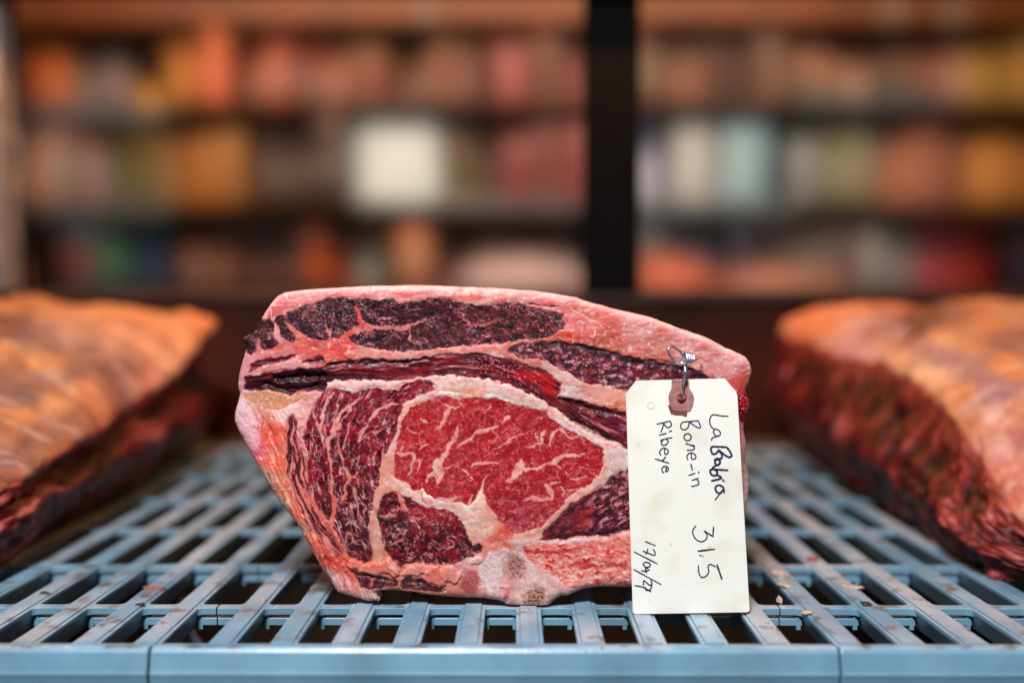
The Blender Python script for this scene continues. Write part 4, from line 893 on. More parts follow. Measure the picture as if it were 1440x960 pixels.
# ------------------------------------------------------------------ the two roasts at the sides
def side_roast(sgn, tab, label, seed, sheet):
    Ys = np.array(tab['Y'])
    nv, nu = 300, 190
    vY = np.linspace(Ys[0], Ys[-1], nv)
    keys = tab['prof']                      # list of (xs, zs) arrays over Y from inner bottom, over the top, to outer bottom
    ctrl = []
    for (xs, zs) in keys:
        ctrl.append((np.interp(vY, Ys, xs), np.interp(vY, Ys, zs)))
    # smooth along the length
    def sm(a):
        p = np.pad(a, 12, mode='edge'); return np.array([p[i:i + 25].mean() for i in range(len(a))])
    ctrl = [(sm(a), sm(b)) for a, b in ctrl]
    m = len(ctrl)
    par = np.array(tab['u']); uu = np.linspace(0, 1, nu)
    cxs = np.array([c[0] for c in ctrl]); czs = np.array([c[1] for c in ctrl])       # m x nv
    X = np.zeros((nv, nu)); Z = np.zeros((nv, nu))
    for i in range(nv):
        pts = [(cxs[k, i], czs[k, i], par[k]) for k in range(m)]
        s = np.array(smooth_line(pts, 10))
        X[i] = np.interp(uu, s[:, 2], s[:, 0]); Z[i] = np.interp(uu, s[:, 2], s[:, 1])
    Y = np.repeat(vY[:, None], nu, 1)
    U = np.repeat(uu[None, :], nv, 0)
    # round the ends
    t = (vY - Ys[0]) / (Ys[-1] - Ys[0])
    end = np.sqrt(np.clip(1 - np.clip(1 - t / 0.07, 0, 1) ** 2, 0, 1)) * np.sqrt(np.clip(1 - np.clip(1 - (1 - t) / 0.06, 0, 1) ** 2, 0, 1))
    xm = X.mean(1, keepdims=True)
    e = (0.35 + 0.65 * end)[:, None]
    X = xm + (X - xm) * e; Z = Z * (0.25 + 0.75 * end)[:, None]
    ue = par[tab['edge']]
    top = ss(ue - 0.012, ue + 0.012, U + 0.02 * fbm(Y * 22, U * 6, seed + 2, 3)) * ss(0.96, 0.90, U)
    A = X * sgn
    lump = (1 - top) * 0.0055 * (fbm(Y * 34 * (1 + 0.3 * (sgn > 0)), U * 9, seed + 47, 3) if sgn > 0 else fbm(Y * 9, U * 22 + 1.5 * fbm(Y * 12, U * 6, seed + 48, 2), seed + 49, 3)) + 0.0018 * fbm(Y * 22, U * 13, seed, 4) + (0.0006 + 0.0002 * (1 - top)) * fbm(Y * 80, U * 46, seed + 9, 4) + 0.0004 * fbm(Y * 260, U * 130, seed + 14, 3)
    ph = (Y + 0.28 * (A - 0.30) * sheet + 0.010 * fbm(Y * 9, U * 9, seed + 3, 2)) / 0.062
    ph = ph * 0.8 + 0.35 * fbm(Y * 7, A * 9, seed + 33, 3); rib = 0.5 + 0.5 * np.cos(2 * np.pi * ph)
    rib = np.clip(rib + 0.45 * fbm(Y * 11, A * 14, seed + 35, 3), 0, 1)
    lump += top * 0.0065 * (rib - 0.5) + top * 0.0035 * fbm(Y * 16, A * 18, seed + 37, 3)
    tail = ss(0.25, 0.0, t)[:, None] * (1 - top)
    lump += tail * 0.005 * fbm(Y * 60, U * 30, seed + 17, 3)
    P = np.stack([X, Y, Z], -1)
    du = np.gradient(P, axis=1); dv = np.gradient(P, axis=0); N = np.cross(dv, du); N /= np.linalg.norm(N, axis=-1, keepdims=True) + 1e-9
    mid_ = P.mean((0, 1))
    if np.mean(((P - mid_) * N).sum(-1)) < 0: N = -N
    P = P + N * lump[..., None]
    P[..., 2] = np.maximum(P[..., 2], 0.0008)
    n1 = fbm(Y * 30, U * 20, seed + 5, 4); n2 = fbm(Y * 120, U * 70, seed + 6, 4); n3 = fbm(Y * 14, U * 40, seed + 7, 4)
    m3 = np.array(CAM_M)
    cd = (P - np.array([0, 0, CAM_H])) @ m3
    vxp = 720 + FPX * cd[..., 0] / -cd[..., 2]; vyp = 480 - FPX * cd[..., 1] / -cd[..., 2]
    vxp = vxp + 16 * fbm(Y * 26, A * 26, seed + 41, 3); vyp = vyp + 9 * fbm(Y * 26, A * 26, seed + 43, 3)
    num = np.zeros(X.shape + (3,)); den = np.zeros(X.shape)
    for (x_, y_, c_) in tab['paint']:
        w_ = 1.0 / ((vxp - x_) ** 2 + 2.2 * (vyp - y_) ** 2 + 50.0) ** 1.7
        num += w_[..., None] * np.array(c_) / 255.0; den += w_
    ct = num / den[..., None]
    cm_ = np.array([196, 142, 122]) / 255.0
    ct = np.clip(cm_ + 0.95 * (ct - cm_), 0.05, 0.95) ** 1.3 * np.array([1.0, 1.0, 0.94])
    fib = fbm(Y * 90, A * 30, seed + 45, 4)
    ct = mixc(ct, (92, 44, 50), 0.55 * ss(0.40, 0.65, n1 * 0.6 + n2 * 0.5)); ct = mixc(ct, (246, 222, 206), 0.35 * ss(0.15, 0.6, fib)); ct = mixc(ct, (170, 84, 62), 0.30 * ss(0.1, 0.6, -fib))
    n4 = fbm(Y * 34 * (1 + 0.3 * (sgn > 0)), U * 9, seed + 47, 3); n5 = fbm(Y * 9, U * 22 + 1.5 * fbm(Y * 12, U * 6, seed + 48, 2), seed + 49, 3)
    fold = n4 if sgn > 0 else n5
    cs = np.ones(X.shape + (3,)) * np.array([98, 20, 20]) / 255
    cs = mixc(cs, (44, 6, 8), ss(0.2, -0.35, fold)); cs = mixc(cs, (150, 46, 44), 0.8 * ss(0.15, 0.55, fold)); cs = mixc(cs, (206, 132, 128), 0.6 * ss(0.42, 0.7, fold + 0.2 * n2))
    cs = mixc(cs, (132, 40, 30), 0.85 * ss(ue - 0.06, ue - 0.005, U)); cs = mixc(cs, (206, 116, 108), tail * 0.6 * ss(-0.2, 0.4, n2))
    c = cs * (1 - top[..., None]) + ct * top[..., None]
    c *= (1 + 0.10 * n2)[..., None]
    rr = 0.42 + 0.1 * n2
    Ii = np.arange(nv * nu).reshape(nv, nu)
    Q = np.stack([Ii[:-1, :-1], Ii[1:, :-1], Ii[1:, 1:], Ii[:-1, 1:]], -1).reshape(-1, 4)
    qtop = (top[:-1, :-1] > 0.5).reshape(-1)
    base = np.array([P[..., 0].mean(), P[..., 1].mean(), 0.0])
    root = tag(empty('rib_section', base), label, 'meat')
    Nn = np.cross(np.gradient(P, axis=0), np.gradient(P, axis=1)); Nn /= np.linalg.norm(Nn, axis=-1, keepdims=True) + 1e-9
    if np.mean(((P - mid_) * Nn).sum(-1)) < 0: Nn = -Nn
    flat = lambda a: a.reshape(-1, a.shape[-1]) if a.ndim == 3 else a.reshape(-1)
    for nm, msk in (('rib_surface', qtop), ('meat_side', ~qtop)):
        u, inv = np.unique(Q[msk], return_inverse=True)
        me = fast_mesh(nm, flat(P)[u] - base, inv.reshape(-1, 4), to_lin(np.clip(flat(c)[u], 0, 1)) * 0.95, np.clip(flat(rr)[u], 0.2, 0.8), None, M_meat_far)
        bm = bmesh.new(); bm.from_mesh(me); bmesh.ops.recalc_face_normals(bm, faces=bm.faces)
        bm.to_mesh(me); bm.free()
        mesh_obj(nm, me, None, root)
    # end caps
    for i, nm in ((0, 'front_end'), (nv - 1, 'rear_end')):
        vs = [Vector(P[i, j] - base) for j in range(nu)]
        ctr = sum(vs, Vector()) / nu + Vector((0, -0.006 if i == 0 else 0.006, 0))
        me = pyd(nm, vs + [ctr], [(j, j + 1, nu) for j in range(nu - 1)] + [(nu - 1, 0, nu)], True)
        a = me.color_attributes.new('Col', 'FLOAT_COLOR', 'POINT')
        cc = np.concatenate([to_lin(np.clip(c[i], 0, 1)), np.array([[0.25, 0.06, 0.05]])]); a.data.foreach_set('color', np.concatenate([cc, np.ones((nu + 1, 1))], 1).astype(np.float32).ravel())
        b = me.attributes.new('Rough', 'FLOAT', 'POINT'); b.data.foreach_set('value', np.full(nu + 1, 0.45, np.float32))
        mesh_obj(nm, me, M_meat_far, root)
    return root

PAINT_L = [(z[0] / 2.088, 380 + z[1] / 2.088, z[2]) for z in [(0, 80, (214, 150, 100)), (150, 80, (214, 150, 100)), (300, 120, (222, 158, 112)), (450, 120, (226, 156, 110)), (600, 140, (234, 160, 120)), (560, 180, (228, 160, 122)), (450, 220, (230, 172, 144)), (350, 190, (226, 168, 140)), (520, 270, (232, 180, 152)), (450, 330, (222, 160, 142)), (420, 400, (196, 138, 124)), (200, 160, (214, 162, 138)), (300, 230, (196, 148, 136)),
  (30, 170, (116, 58, 60)), (60, 190, (138, 104, 114)), (150, 200, (160, 122, 128)), (250, 240, (148, 108, 114)), (320, 290, (146, 102, 108)), (380, 360, (146, 98, 104)), (400, 410, (126, 82, 88)), (20, 230, (222, 152, 112)), (100, 270, (232, 168, 122)), (170, 270, (222, 160, 120)), (50, 290, (164, 112, 100)), (20, 330, (146, 108, 110)), (120, 310, (158, 112, 110)), (240, 340, (230, 164, 124)), (150, 400, (236, 172, 130)), (280, 400, (210, 138, 106)), (220, 300, (158, 116, 114)), (80, 375, (126, 92, 94)), (60, 420, (220, 154, 114)),
  (200, 440, (166, 112, 106)), (120, 470, (160, 112, 106)), (300, 440, (186, 114, 88)), (30, 480, (196, 138, 116)), (100, 520, (146, 104, 102)), (180, 530, (182, 118, 92)), (20, 560, (146, 108, 116)), (60, 600, (186, 128, 106)), (120, 590, (160, 108, 92)), (30, 640, (140, 78, 56))]]
PAINT_R = [(1060 + z[0] / 2.134, 390 + z[1] / 2.134, z[2]) for z in [(110, 110, (232, 156, 116)), (200, 90, (230, 156, 116)), (300, 80, (224, 152, 114)), (450, 70, (206, 132, 94)), (650, 70, (196, 128, 92)), (780, 70, (190, 130, 100)), (220, 150, (232, 160, 126)), (140, 170, (224, 148, 116)), (300, 170, (212, 168, 168)), (350, 150, (198, 150, 150)), (300, 230, (216, 168, 176)), (420, 150, (172, 128, 134)), (480, 150, (86, 28, 38)), (540, 110, (106, 58, 58)), (600, 100, (148, 108, 104)), (700, 130, (212, 134, 98)),
  (560, 180, (226, 170, 130)), (640, 210, (222, 160, 124)), (450, 230, (232, 180, 144)), (500, 200, (186, 138, 140)), (740, 110, (202, 150, 118)), (600, 240, (176, 132, 144)), (680, 280, (170, 126, 138)), (770, 200, (146, 84, 90)), (530, 290, (236, 188, 152)), (620, 350, (226, 158, 122)), (760, 260, (226, 150, 104)), (700, 350, (184, 136, 148)), (640, 430, (212, 144, 108)), (730, 420, (236, 186, 178)), (780, 400, (212, 148, 130)), (740, 500, (232, 176, 172)), (790, 480, (196, 128, 120)), (780, 580, (220, 148, 140)), (740, 600, (212, 130, 112))]]
YL = [.540, .58, .65, .75, .85, .95, 1.05, 1.125]
side_roast(-1, {'Y': YL, 'paint': PAINT_L, 'u': [0, .06, .14, .24, .30, .36, .46, .62, .86, 1.0], 'edge': 4, 'prof': [
    ([-.335, -.318, -.324, -.330, -.336, -.342, -.350, -.364], [.001] * 8),
    ([-.322, -.306, -.312, -.318, -.322, -.328, -.336, -.352], [.010, .012, .014, .016, .018, .020, .024, .026]),
    ([-.306, -.292, -.298, -.302, -.306, -.312, -.322, -.338], [.024, .030, .036, .042, .046, .052, .060, .066]),
    ([-.306, -.300, -.308, -.316, -.326, -.336, -.346, -.356], [.036, .043, .050, .056, .066, .078, .100, .108]),
    ([-.300, -.293, -.299, -.307, -.314, -.320, -.328, -.338], [.045, .055, .063, .072, .084, .100, .130, .140]),
    ([-.312, -.306, -.313, -.320, -.328, -.334, -.340, -.348], [.053, .064, .073, .084, .098, .116, .143, .150]),
    ([-.350, -.350, -.352, -.358, -.362, -.366, -.370, -.378], [.064, .078, .092, .106, .122, .136, .153, .157]),
    ([-.430, -.430, -.434, -.438, -.440, -.444, -.448, -.450], [.078, .098, .113, .128, .141, .150, .159, .159]),
    ([-.560] * 8, [.074, .094, .112, .128, .140, .149, .157, .154]),
    ([-.580] * 8, [.001] * 8)]},
    'large rib section lying at the left, its ribbed fat surface striped tan and mauve', 1000, -1)
YR = [.540, .58, .63, .72, .85, .95, 1.05, 1.125]
side_roast(1, {'Y': YR, 'paint': PAINT_R, 'u': [0, .07, .16, .26, .33, .39, .50, .66, .88, 1.0], 'edge': 4, 'prof': [
    ([.298, .279, .282, .288, .296, .302, .311, .327], [.001] * 8),
    ([.292, .272, .274, .280, .286, .290, .298, .312], [.006, .010, .016, .022, .026, .028, .030, .034]),
    ([.284, .266, .268, .272, .272, .274, .278, .290], [.014, .020, .032, .044, .052, .058, .064, .070]),
    ([.286, .276, .284, .290, .292, .290, .284, .288], [.022, .030, .046, .074, .088, .092, .098, .102]),
    ([.290, .286, .294, .301, .311, .308, .292, .292], [.030, .044, .064, .097, .111, .114, .126, .130]),
    ([.304, .300, .304, .312, .322, .320, .302, .302], [.038, .054, .076, .106, .118, .124, .143, .148]),
    ([.350, .345, .346, .350, .356, .354, .344, .344], [.050, .072, .098, .122, .132, .142, .160, .164]),
    ([.430, .428, .428, .430, .432, .432, .430, .430], [.068, .090, .113, .132, .141, .149, .160, .160]),
    ([.560] * 8, [.074, .094, .116, .133, .142, .149, .155, .154]),
    ([.580] * 8, [.001] * 8)]},
    'large rib section lying at the right, ragged dark red side facing the ribeye', 2000, 1)

# ------------------------------------------------------------------ paper tag on its wire
TAG_TOP = at_y(958, 533, 0.5135); TAG_BOT = at_y(970, 862, 0.5085)
dvec = (TAG_BOT - TAG_TOP); tn = Vector((1, 0, 0)).cross(dvec).normalized()
if tn.y > 0: tn = -tn
def on_tag(px, py, lift=0.0):
    d = ray(px, py); o = Vector((0, 0, CAM_H))
    k = (TAG_TOP - o).dot(tn) / d.dot(tn)
    return o + d * k + tn * lift
def plate(name, outer, hole, thick, lift, mat, parent, org):
    bm = bmesh.new()
    def loop(pts):
        vs = [bm.verts.new(on_tag(p[0], p[1], lift) - org) for p in pts]
        return [bm.edges.new((vs[i], vs[(i + 1) % len(vs)])) for i in range(len(vs))]
    e = loop(outer)
    if hole: e += loop(hole)
    bmesh.ops.triangle_fill(bm, edges=e, use_beauty=True)
    g = bmesh.ops.extrude_face_region(bm, geom=bm.faces[:])
    for v in [x for x in g['geom'] if isinstance(x, bmesh.types.BMVert)]: v.co -= tn * thick
    bmesh.ops.recalc_face_normals(bm, faces=bm.faces)
    me = bpy.data.meshes.new(name); bm.to_mesh(me); bm.free()
    return mesh_obj(name, me, mat, parent)
def paper_material():
    m, nt, b = new_mat('tag_paper'); L = nt.links
    tc = nt.nodes.new('ShaderNodeTexCoord')
    n = nt.nodes.new('ShaderNodeTexNoise'); n.inputs['Scale'].default_value = 38; n.inputs['Detail'].default_value = 6; L.new(tc.outputs['Object'], n.inputs['Vector'])
    r = nt.nodes.new('ShaderNodeValToRGB'); r.color_ramp.elements[0].position = 0.50; r.color_ramp.elements[0].color = srgb(244, 242, 232)
    r.color_ramp.elements[1].position = 0.80; r.color_ramp.elements[1].color = srgb(226, 214, 188)
    L.new(n.outputs['Fac'], r.inputs['Fac'])
    n2 = nt.nodes.new('ShaderNodeTexNoise'); n2.inputs['Scale'].default_value = 260; n2.inputs['Detail'].default_value = 3; L.new(tc.outputs['Object'], n2.inputs['Vector'])
    mr = nt.nodes.new('ShaderNodeMapRange'); mr.inputs['From Min'].default_value = 0.70; mr.inputs['From Max'].default_value = 0.76; mr.clamp = True; L.new(n2.outputs['Fac'], mr.inputs['Value'])
    ml = nt.nodes.new('ShaderNodeMath'); ml.operation = 'MULTIPLY'; ml.inputs[1].default_value = 0.5; L.new(mr.outputs['Result'], ml.inputs[0])
    mx = nt.nodes.new('ShaderNodeMix'); mx.data_type = 'RGBA'; L.new(ml.outputs[0], mx.inputs[0]); L.new(r.outputs['Color'], mx.inputs[6]); mx.inputs[7].default_value = srgb(170, 150, 120)
    L.new(mx.outputs[2], b.inputs['Base Color']); b.inputs['Roughness'].default_value = 0.6
    n3 = nt.nodes.new('ShaderNodeTexNoise'); n3.inputs['Scale'].default_value = 900; L.new(tc.outputs['Object'], n3.inputs['Vector'])
    bp = nt.nodes.new('ShaderNodeBump'); bp.inputs['Strength'].default_value = 0.1; bp.inputs['Distance'].default_value = 0.0005; L.new(n3.outputs['Fac'], bp.inputs['Height']); L.new(bp.outputs['Normal'], b.inputs['Normal'])
    return m
M_paper = paper_material()
M_patch = noise_mat('patch_fibre', srgb(150, 96, 92), srgb(176, 122, 116), 300, (0.6, 0.8))
M_patch_dark = noise_mat('patch_shadow_fibre', srgb(104, 56, 50), srgb(136, 78, 68), 300, (0.6, 0.8))
M_ink = noise_mat('ink', srgb(30, 26, 62), srgb(44, 40, 84), 400, (0.45, 0.6))
M_spot = noise_mat('water_mark', srgb(222, 220, 208), srgb(208, 206, 194), 400, (0.5, 0.7))
org = on_tag(972, 861)
paper = tag(empty('paper_tag', org), 'cream paper tag with handwriting, hanging by a wire in front of the ribeye', 'tag')
def arc(cx, cy, r, a0, a1, k=6): return [(cx + r * math.cos(R(a0 + (a1 - a0) * i / k)), cy + r * math.sin(R(a0 + (a1 - a0) * i / k))) for i in range(k + 1)]
outer = [(894.5, 535.0), (925, 534.2), (985, 532.6), (1019, 531.8), (1035.5, 551), (1037, 558)] + arc(1049.8, 856.0, 4.2, 0, 90) + arc(894.5, 858.2, 4.6, 90, 178) + [(880.6, 566), (880.0, 553.5)]
hole = arc(959, 560, 7.6, 0, 360, 20)[:-1]
sheet_o = plate('paper', outer, hole, 0.0007, 0.0, M_paper, paper, org)
pout = T('O', (328, 472), (326, 560), (300, 610), (294, 660), (306, 730), (345, 790), (420, 796), (520, 796), (548, 730), (560, 660), (545, 610), (508, 555), (500, 470))
plate('reinforcing_patch_and_shade', pout, hole, 0.0004, 0.00045, M_patch, sheet_o, org)
plate('reinforcing_patch_and_shade', T('O', (288, 735), (306, 732), (345, 792), (420, 799), (494, 799), (482, 855), (430, 838), (370, 838), (320, 825)), None, 0.0002, 0.00025, M_patch_dark, sheet_o, org)  # darker strip below the patch: its shade put in as colour
for (px, py, r) in [(915.5, 570, 5.5), (897.5, 625, 2.6)]:
    plate('water_mark', arc(px, py, r, 0, 360, 18)[:-1], arc(px, py, r * 0.72, 0, 360, 18)[:-1], 0.00006, 0.00008, M_spot, sheet_o, org)
def writing(strokes, name='handwriting'):
    vs, fs = [], []
    for si, (pts, w) in enumerate(strokes):
        s = smooth_line(pts, 6) if len(pts) > 2 else [(pts[0][0] + (pts[1][0] - pts[0][0]) * t, pts[0][1] + (pts[1][1] - pts[0][1]) * t) for t in (0, .25, .5, .75, 1)]
        N = len(s); lift = 0.00012 + 0.000015 * (si % 5)
        b0 = len(vs)
        for i in range(N):
            a = s[max(i - 1, 0)]; b = s[min(i + 1, N - 1)]
            tx, ty = b[0] - a[0], b[1] - a[1]; l = math.hypot(tx, ty) + 1e-9
            ww = w * (0.5 + 0.08 * math.sin(i * 1.7 + si)) * (0.75 if i in (0, N - 1) else 1)
            for sg in (-1, 1):
                vs.append(on_tag(s[i][0] - ty / l * ww * sg, s[i][1] + tx / l * ww * sg, lift) - org)
        fs += [(b0 + 2 * i, b0 + 2 * i + 1, b0 + 2 * i + 3, b0 + 2 * i + 2) for i in range(N - 1)]
        for (qx, qy) in (s[0], s[-1]):                                   # round ends
            b1 = len(vs)
            vs += [on_tag(qx + w * 0.46 * math.cos(k * math.pi / 4), qy + w * 0.46 * math.sin(k * math.pi / 4), lift + 0.000006) - org for k in range(8)]
            fs.append(tuple(range(b1, b1 + 8)))
    return mesh_obj(name, pyd(name, vs, fs), M_ink, sheet_o)
w1, w2 = 1.85, 2.9
writing([(T('M', (985, 160), (920, 156), (850, 146), (823, 175), (820, 215), (832, 252), (855, 272), (890, 280), (915, 305), (905, 335), (875, 335), (852, 305), (860, 282)), w1), (T('M', (905, 332), (870, 345), (842, 355), (836, 376)), w1),
         (T('M', (972, 438), (900, 434), (838, 436), (832, 470), (850, 500), (880, 490), (900, 462)), w2), (T('M', (972, 438), (1000, 475), (1016, 515), (990, 527), (945, 500), (902, 465)), w2), (T('M', (902, 465), (928, 505), (922, 540), (885, 540), (862, 552)), w2),
         (T('M', (872, 548), (905, 555), (912, 580), (890, 600), (866, 582), (872, 550)), w2), (T('M', (905, 588), (870, 605), (845, 622)), w2), (T('M', (980, 645), (900, 640), (832, 638), (824, 662), (842, 690), (875, 690), (888, 662), (868, 642)), w2), (T('M', (880, 688), (912, 700), (920, 718), (880, 730), (838, 740)), w2), (T('M', (940, 732), (942, 740)), w2),
         (T('M', (948, 845), (940, 800), (905, 780), (872, 795), (878, 836), (912, 852), (934, 825)), w2), (T('M', (915, 850), (890, 882), (866, 912)), w1)])
writing([(T('M', (716, 200), (640, 206), (575, 212)), w1), (T('M', (576, 212), (557, 240), (568, 274), (598, 281), (626, 255), (634, 212)), w1), (T('M', (716, 200), (736, 255), (716, 263), (675, 240), (638, 212)), w1), (T('M', (652, 340), (630, 316), (597, 324), (589, 358), (612, 379), (642, 371), (654, 345)), w1),
         (T('M', (682, 424), (640, 416), (604, 404)), w1), (T('M', (652, 420), (678, 436), (674, 460), (615, 466)), w1), (T('M', (652, 494), (657, 542), (686, 541), (694, 515), (664, 490), (632, 495), (614, 520), (622, 552)), w1), (T('M', (650, 592), (662, 642)), w1 * 1.2), (T('M', (632, 690), (686, 672)), w1), (T('M', (718, 660), (720, 666)), w1 * 1.3), (T('M', (718, 716), (660, 735)), w1), (T('M', (700, 724), (718, 745), (714, 775), (656, 790)), w1)])
writing([(T('M', (345, 230), (400, 218), (462, 202)), w1), (T('M', (462, 202), (474, 240), (446, 262), (418, 244), (405, 222)), w1), (T('M', (405, 225), (395, 262), (380, 303)), w1), (T('M', (366, 330), (428, 313)), w1), (T('M', (455, 298), (476, 290)), w1), (T('M', (480, 352), (425, 362), (376, 376)), w1), (T('M', (405, 368), (382, 396), (396, 420), (430, 412), (446, 384), (424, 364)), w1),
         (T('M', (412, 446), (416, 500), (440, 492), (444, 465), (412, 446), (382, 456), (368, 488), (380, 508)), w1), (T('M', (330, 543), (390, 562), (450, 580)), w1), (T('M', (422, 525), (405, 545), (385, 560)), w1), (T('M', (432, 616), (422, 658), (446, 642), (440, 616), (410, 611), (391, 627), (391, 650), (404, 668)), w1)])
writing([(T('N', (853, 132), (848, 216)), w1 * 1.2), (T('N', (848, 216), (770, 166)), w1 * 1.2), (T('N', (770, 166), (796, 205), (782, 245), (742, 263), (695, 240), (667, 192), (672, 150), (695, 122)), w1), (T('N', (860, 330), (715, 347)), w1 * 1.3), (T('N', (733, 384), (738, 387)), w1 * 1.3), (T('N', (754, 392), (757, 394)), w1), (T('N', (868, 488), (825, 466), (804, 488), (810, 535), (785, 573), (748, 583), (722, 545), (718, 480)), w1), (T('N', (884, 472), (928, 597)), w1 * 1.5)])
writing([(T('N', (240, 262), (330, 298)), w1), (T('N', (312, 332), (328, 362), (320, 385), (270, 368), (220, 349)), w1), (T('N', (262, 330), (246, 374)), w1), (T('N', (141, 355), (345, 460)), w1), (T('N', (276, 455), (240, 446), (222, 466), (240, 490), (274, 488), (285, 466), (268, 452)), w1), (T('N', (206, 522), (240, 530), (277, 514)), w1), (T('N', (262, 504), (240, 505), (250, 542)), w1),
         (T('N', (136, 513), (380, 647)), w1), (T('N', (288, 612), (300, 636), (282, 655), (252, 632), (226, 613), (222, 652)), w1), (T('N', (145, 657), (220, 672), (290, 712)), w1), (T('N', (298, 652), (286, 690), (250, 700), (238, 672)), w1)])

M_wire = noise_mat('galvanised_wire', srgb(188, 186, 200), srgb(226, 224, 236), 500, (0.22, 0.4), metal=0.9)
def wire_pts(pl, ys): return [at_y(p[0], p[1], y) for p, y in zip(pl, ys)]
wroot = tag(empty('wire_tie', at_y(964, 520, 0.512)), 'twisted silver wire tie pinned in the fat above the paper tag', 'wire')
wo = wroot.location.copy()
def wire(name, pts, closed=False, r=0.00052):
    mesh_obj(name, tube_me(name, [Vector(p) - wo for p in smooth_line([tuple(p) for p in pts], 7, closed)], r, 8, closed), M_wire, wroot)
lp = T('O', (300, 140), (350, 132), (405, 172), (450, 235), (448, 280), (400, 292), (345, 258), (300, 195))
wire('loop', wire_pts(lp, [.508, .509, .510, .511, .512, .512, .510, .508]), True)
lp = T('O', (292, 170), (318, 122), (372, 140), (430, 190), (470, 245), (440, 296), (375, 300), (318, 240))
wire('loop', wire_pts(lp, [.5065, .5075, .509, .510, .511, .512, .511, .508]), True)
for k in range(4):
    x = 455 + k * 24
    lp = T('O', (x - 16, 200 + k * 3), (x + 22, 194 + k * 3), (x + 36, 250), (x + 30, 290 - k * 4), (x - 2, 288 - k * 2), (x - 8, 250))
    wire('coil', wire_pts(lp, [.511, .509, .5075, .5075, .510, .512]), True)
wire('strand', wire_pts(T('O', (318, 285), (380, 300), (450, 306), (520, 298), (575, 268), (600, 250), (628, 236)), [.514, .511, .509, .508, .509, .512, .518]))
wire('strand', wire_pts(T('O', (340, 296), (420, 312), (500, 305), (556, 282)), [.513, .510, .508, .510]))
wire('strand', wire_pts(T('O', (482, 300), (480, 350), (462, 420), (446, 500), (436, 600), (432, 650)), [.509, .509, .509, .5095, .5105, .5165]), False, 0.0006)
wire('strand', wire_pts(T('O', (470, 300), (466, 360), (476, 400), (452, 460)), [.510, .509, .508, .509]), False, 0.0005)

# ------------------------------------------------------------------ scraps on the slats
M_crumb = noise_mat('dried_fat', srgb(196, 160, 132), srgb(224, 198, 176), 300, (0.5, 0.7), bump=0.6)
M_crumb_red = noise_mat('red_scrap', srgb(150, 52, 44), srgb(196, 106, 88), 300, (0.4, 0.6), bump=0.6)
M_crumb_dark = noise_mat('dark_scrap', srgb(44, 34, 26), srgb(82, 62, 44), 300, (0.5, 0.7), bump=0.6)
def crumb(name, px, py, sx, sy, sz, mat, label, seed):
    bm = bmesh.new(); bmesh.ops.create_icosphere(bm, subdivisions=3, radius=1)
    rs = random.Random(seed)
    ph = [rs.uniform(0, 6) for _ in range(6)]
    for v in bm.verts:
        c = v.co
        k = 1 + 0.30 * math.sin(3.1 * c.x + ph[0]) * math.sin(2.7 * c.y + ph[1]) + 0.18 * math.sin(6 * c.x + ph[2]) * math.sin(7 * c.z + ph[3]) + 0.12 * math.sin(11 * c.y + ph[4])
        v.co = Vector((c.x * sx * k, c.y * sy * k, max(c.z, -0.4) * sz * k))
    me = bpy.data.meshes.new(name); bm.to_mesh(me); bm.free()
    for p in me.polygons: p.use_smooth = True
    o = mesh_obj(name, me, mat)
    p = at_z(px, py, 0.0); o.location = (p.x, p.y, sz * 0.35); o.rotation_euler = (0, 0, rs.uniform(0, 3))
    tag(o, label, 'scrap')
crumb('fat_scrap', 1094, 807, .0042, .0030, .0018, M_crumb, 'pale scrap of dried fat on a slat just right of the paper tag', 1)
crumb('fat_scrap', 1103, 824, .0050, .0016, .0012, M_crumb, 'thin pale shred of fat in front of the dried scrap right of the tag', 2)
crumb('meat_scrap', 1143, 788, .0032, .0026, .0020, M_crumb_red, 'small red meat scrap on the slat between the tag and right roast', 3)
crumb('fat_scrap', 1199, 826, .0060, .0022, .0010, M_crumb, 'flat beige flake of fat on the slat before the right roast', 4)
crumb('fat_scrap', 1134, 862, .0038, .0016, .0010, M_crumb, 'whitish smear of fat on the crossbar right of the tag', 5)
crumb('dark_scrap', 1218, 849, .0050, .0030, .0007, M_crumb_dark, 'dark brown flake stuck to a slat right of the tag', 6)
crumb('dark_scrap', 63, 834, .0030, .0016, .0008, M_crumb_dark, 'dark speck on a slat at the far left under the roast', 7)
crumb('meat_scrap', 216, 827, .0060, .0022, .0009, M_crumb_red, 'dried reddish flake on a slat left of the ribeye', 8)
crumb('dark_scrap', 198, 850, .0024, .0016, .0008, M_crumb_dark, 'tiny black crumb at the crossing left of the ribeye', 9)
crumb('fat_scrap', 370, 844, .0022, .0012, .0009, M_crumb, 'white fleck of fat on the slat at the ribeye\'s lower left', 10)
crumb('fat_scrap', 1096, 846, .0014, .0022, .0022, M_crumb, 'tiny torn curl at the tile joint right of the tag', 11)

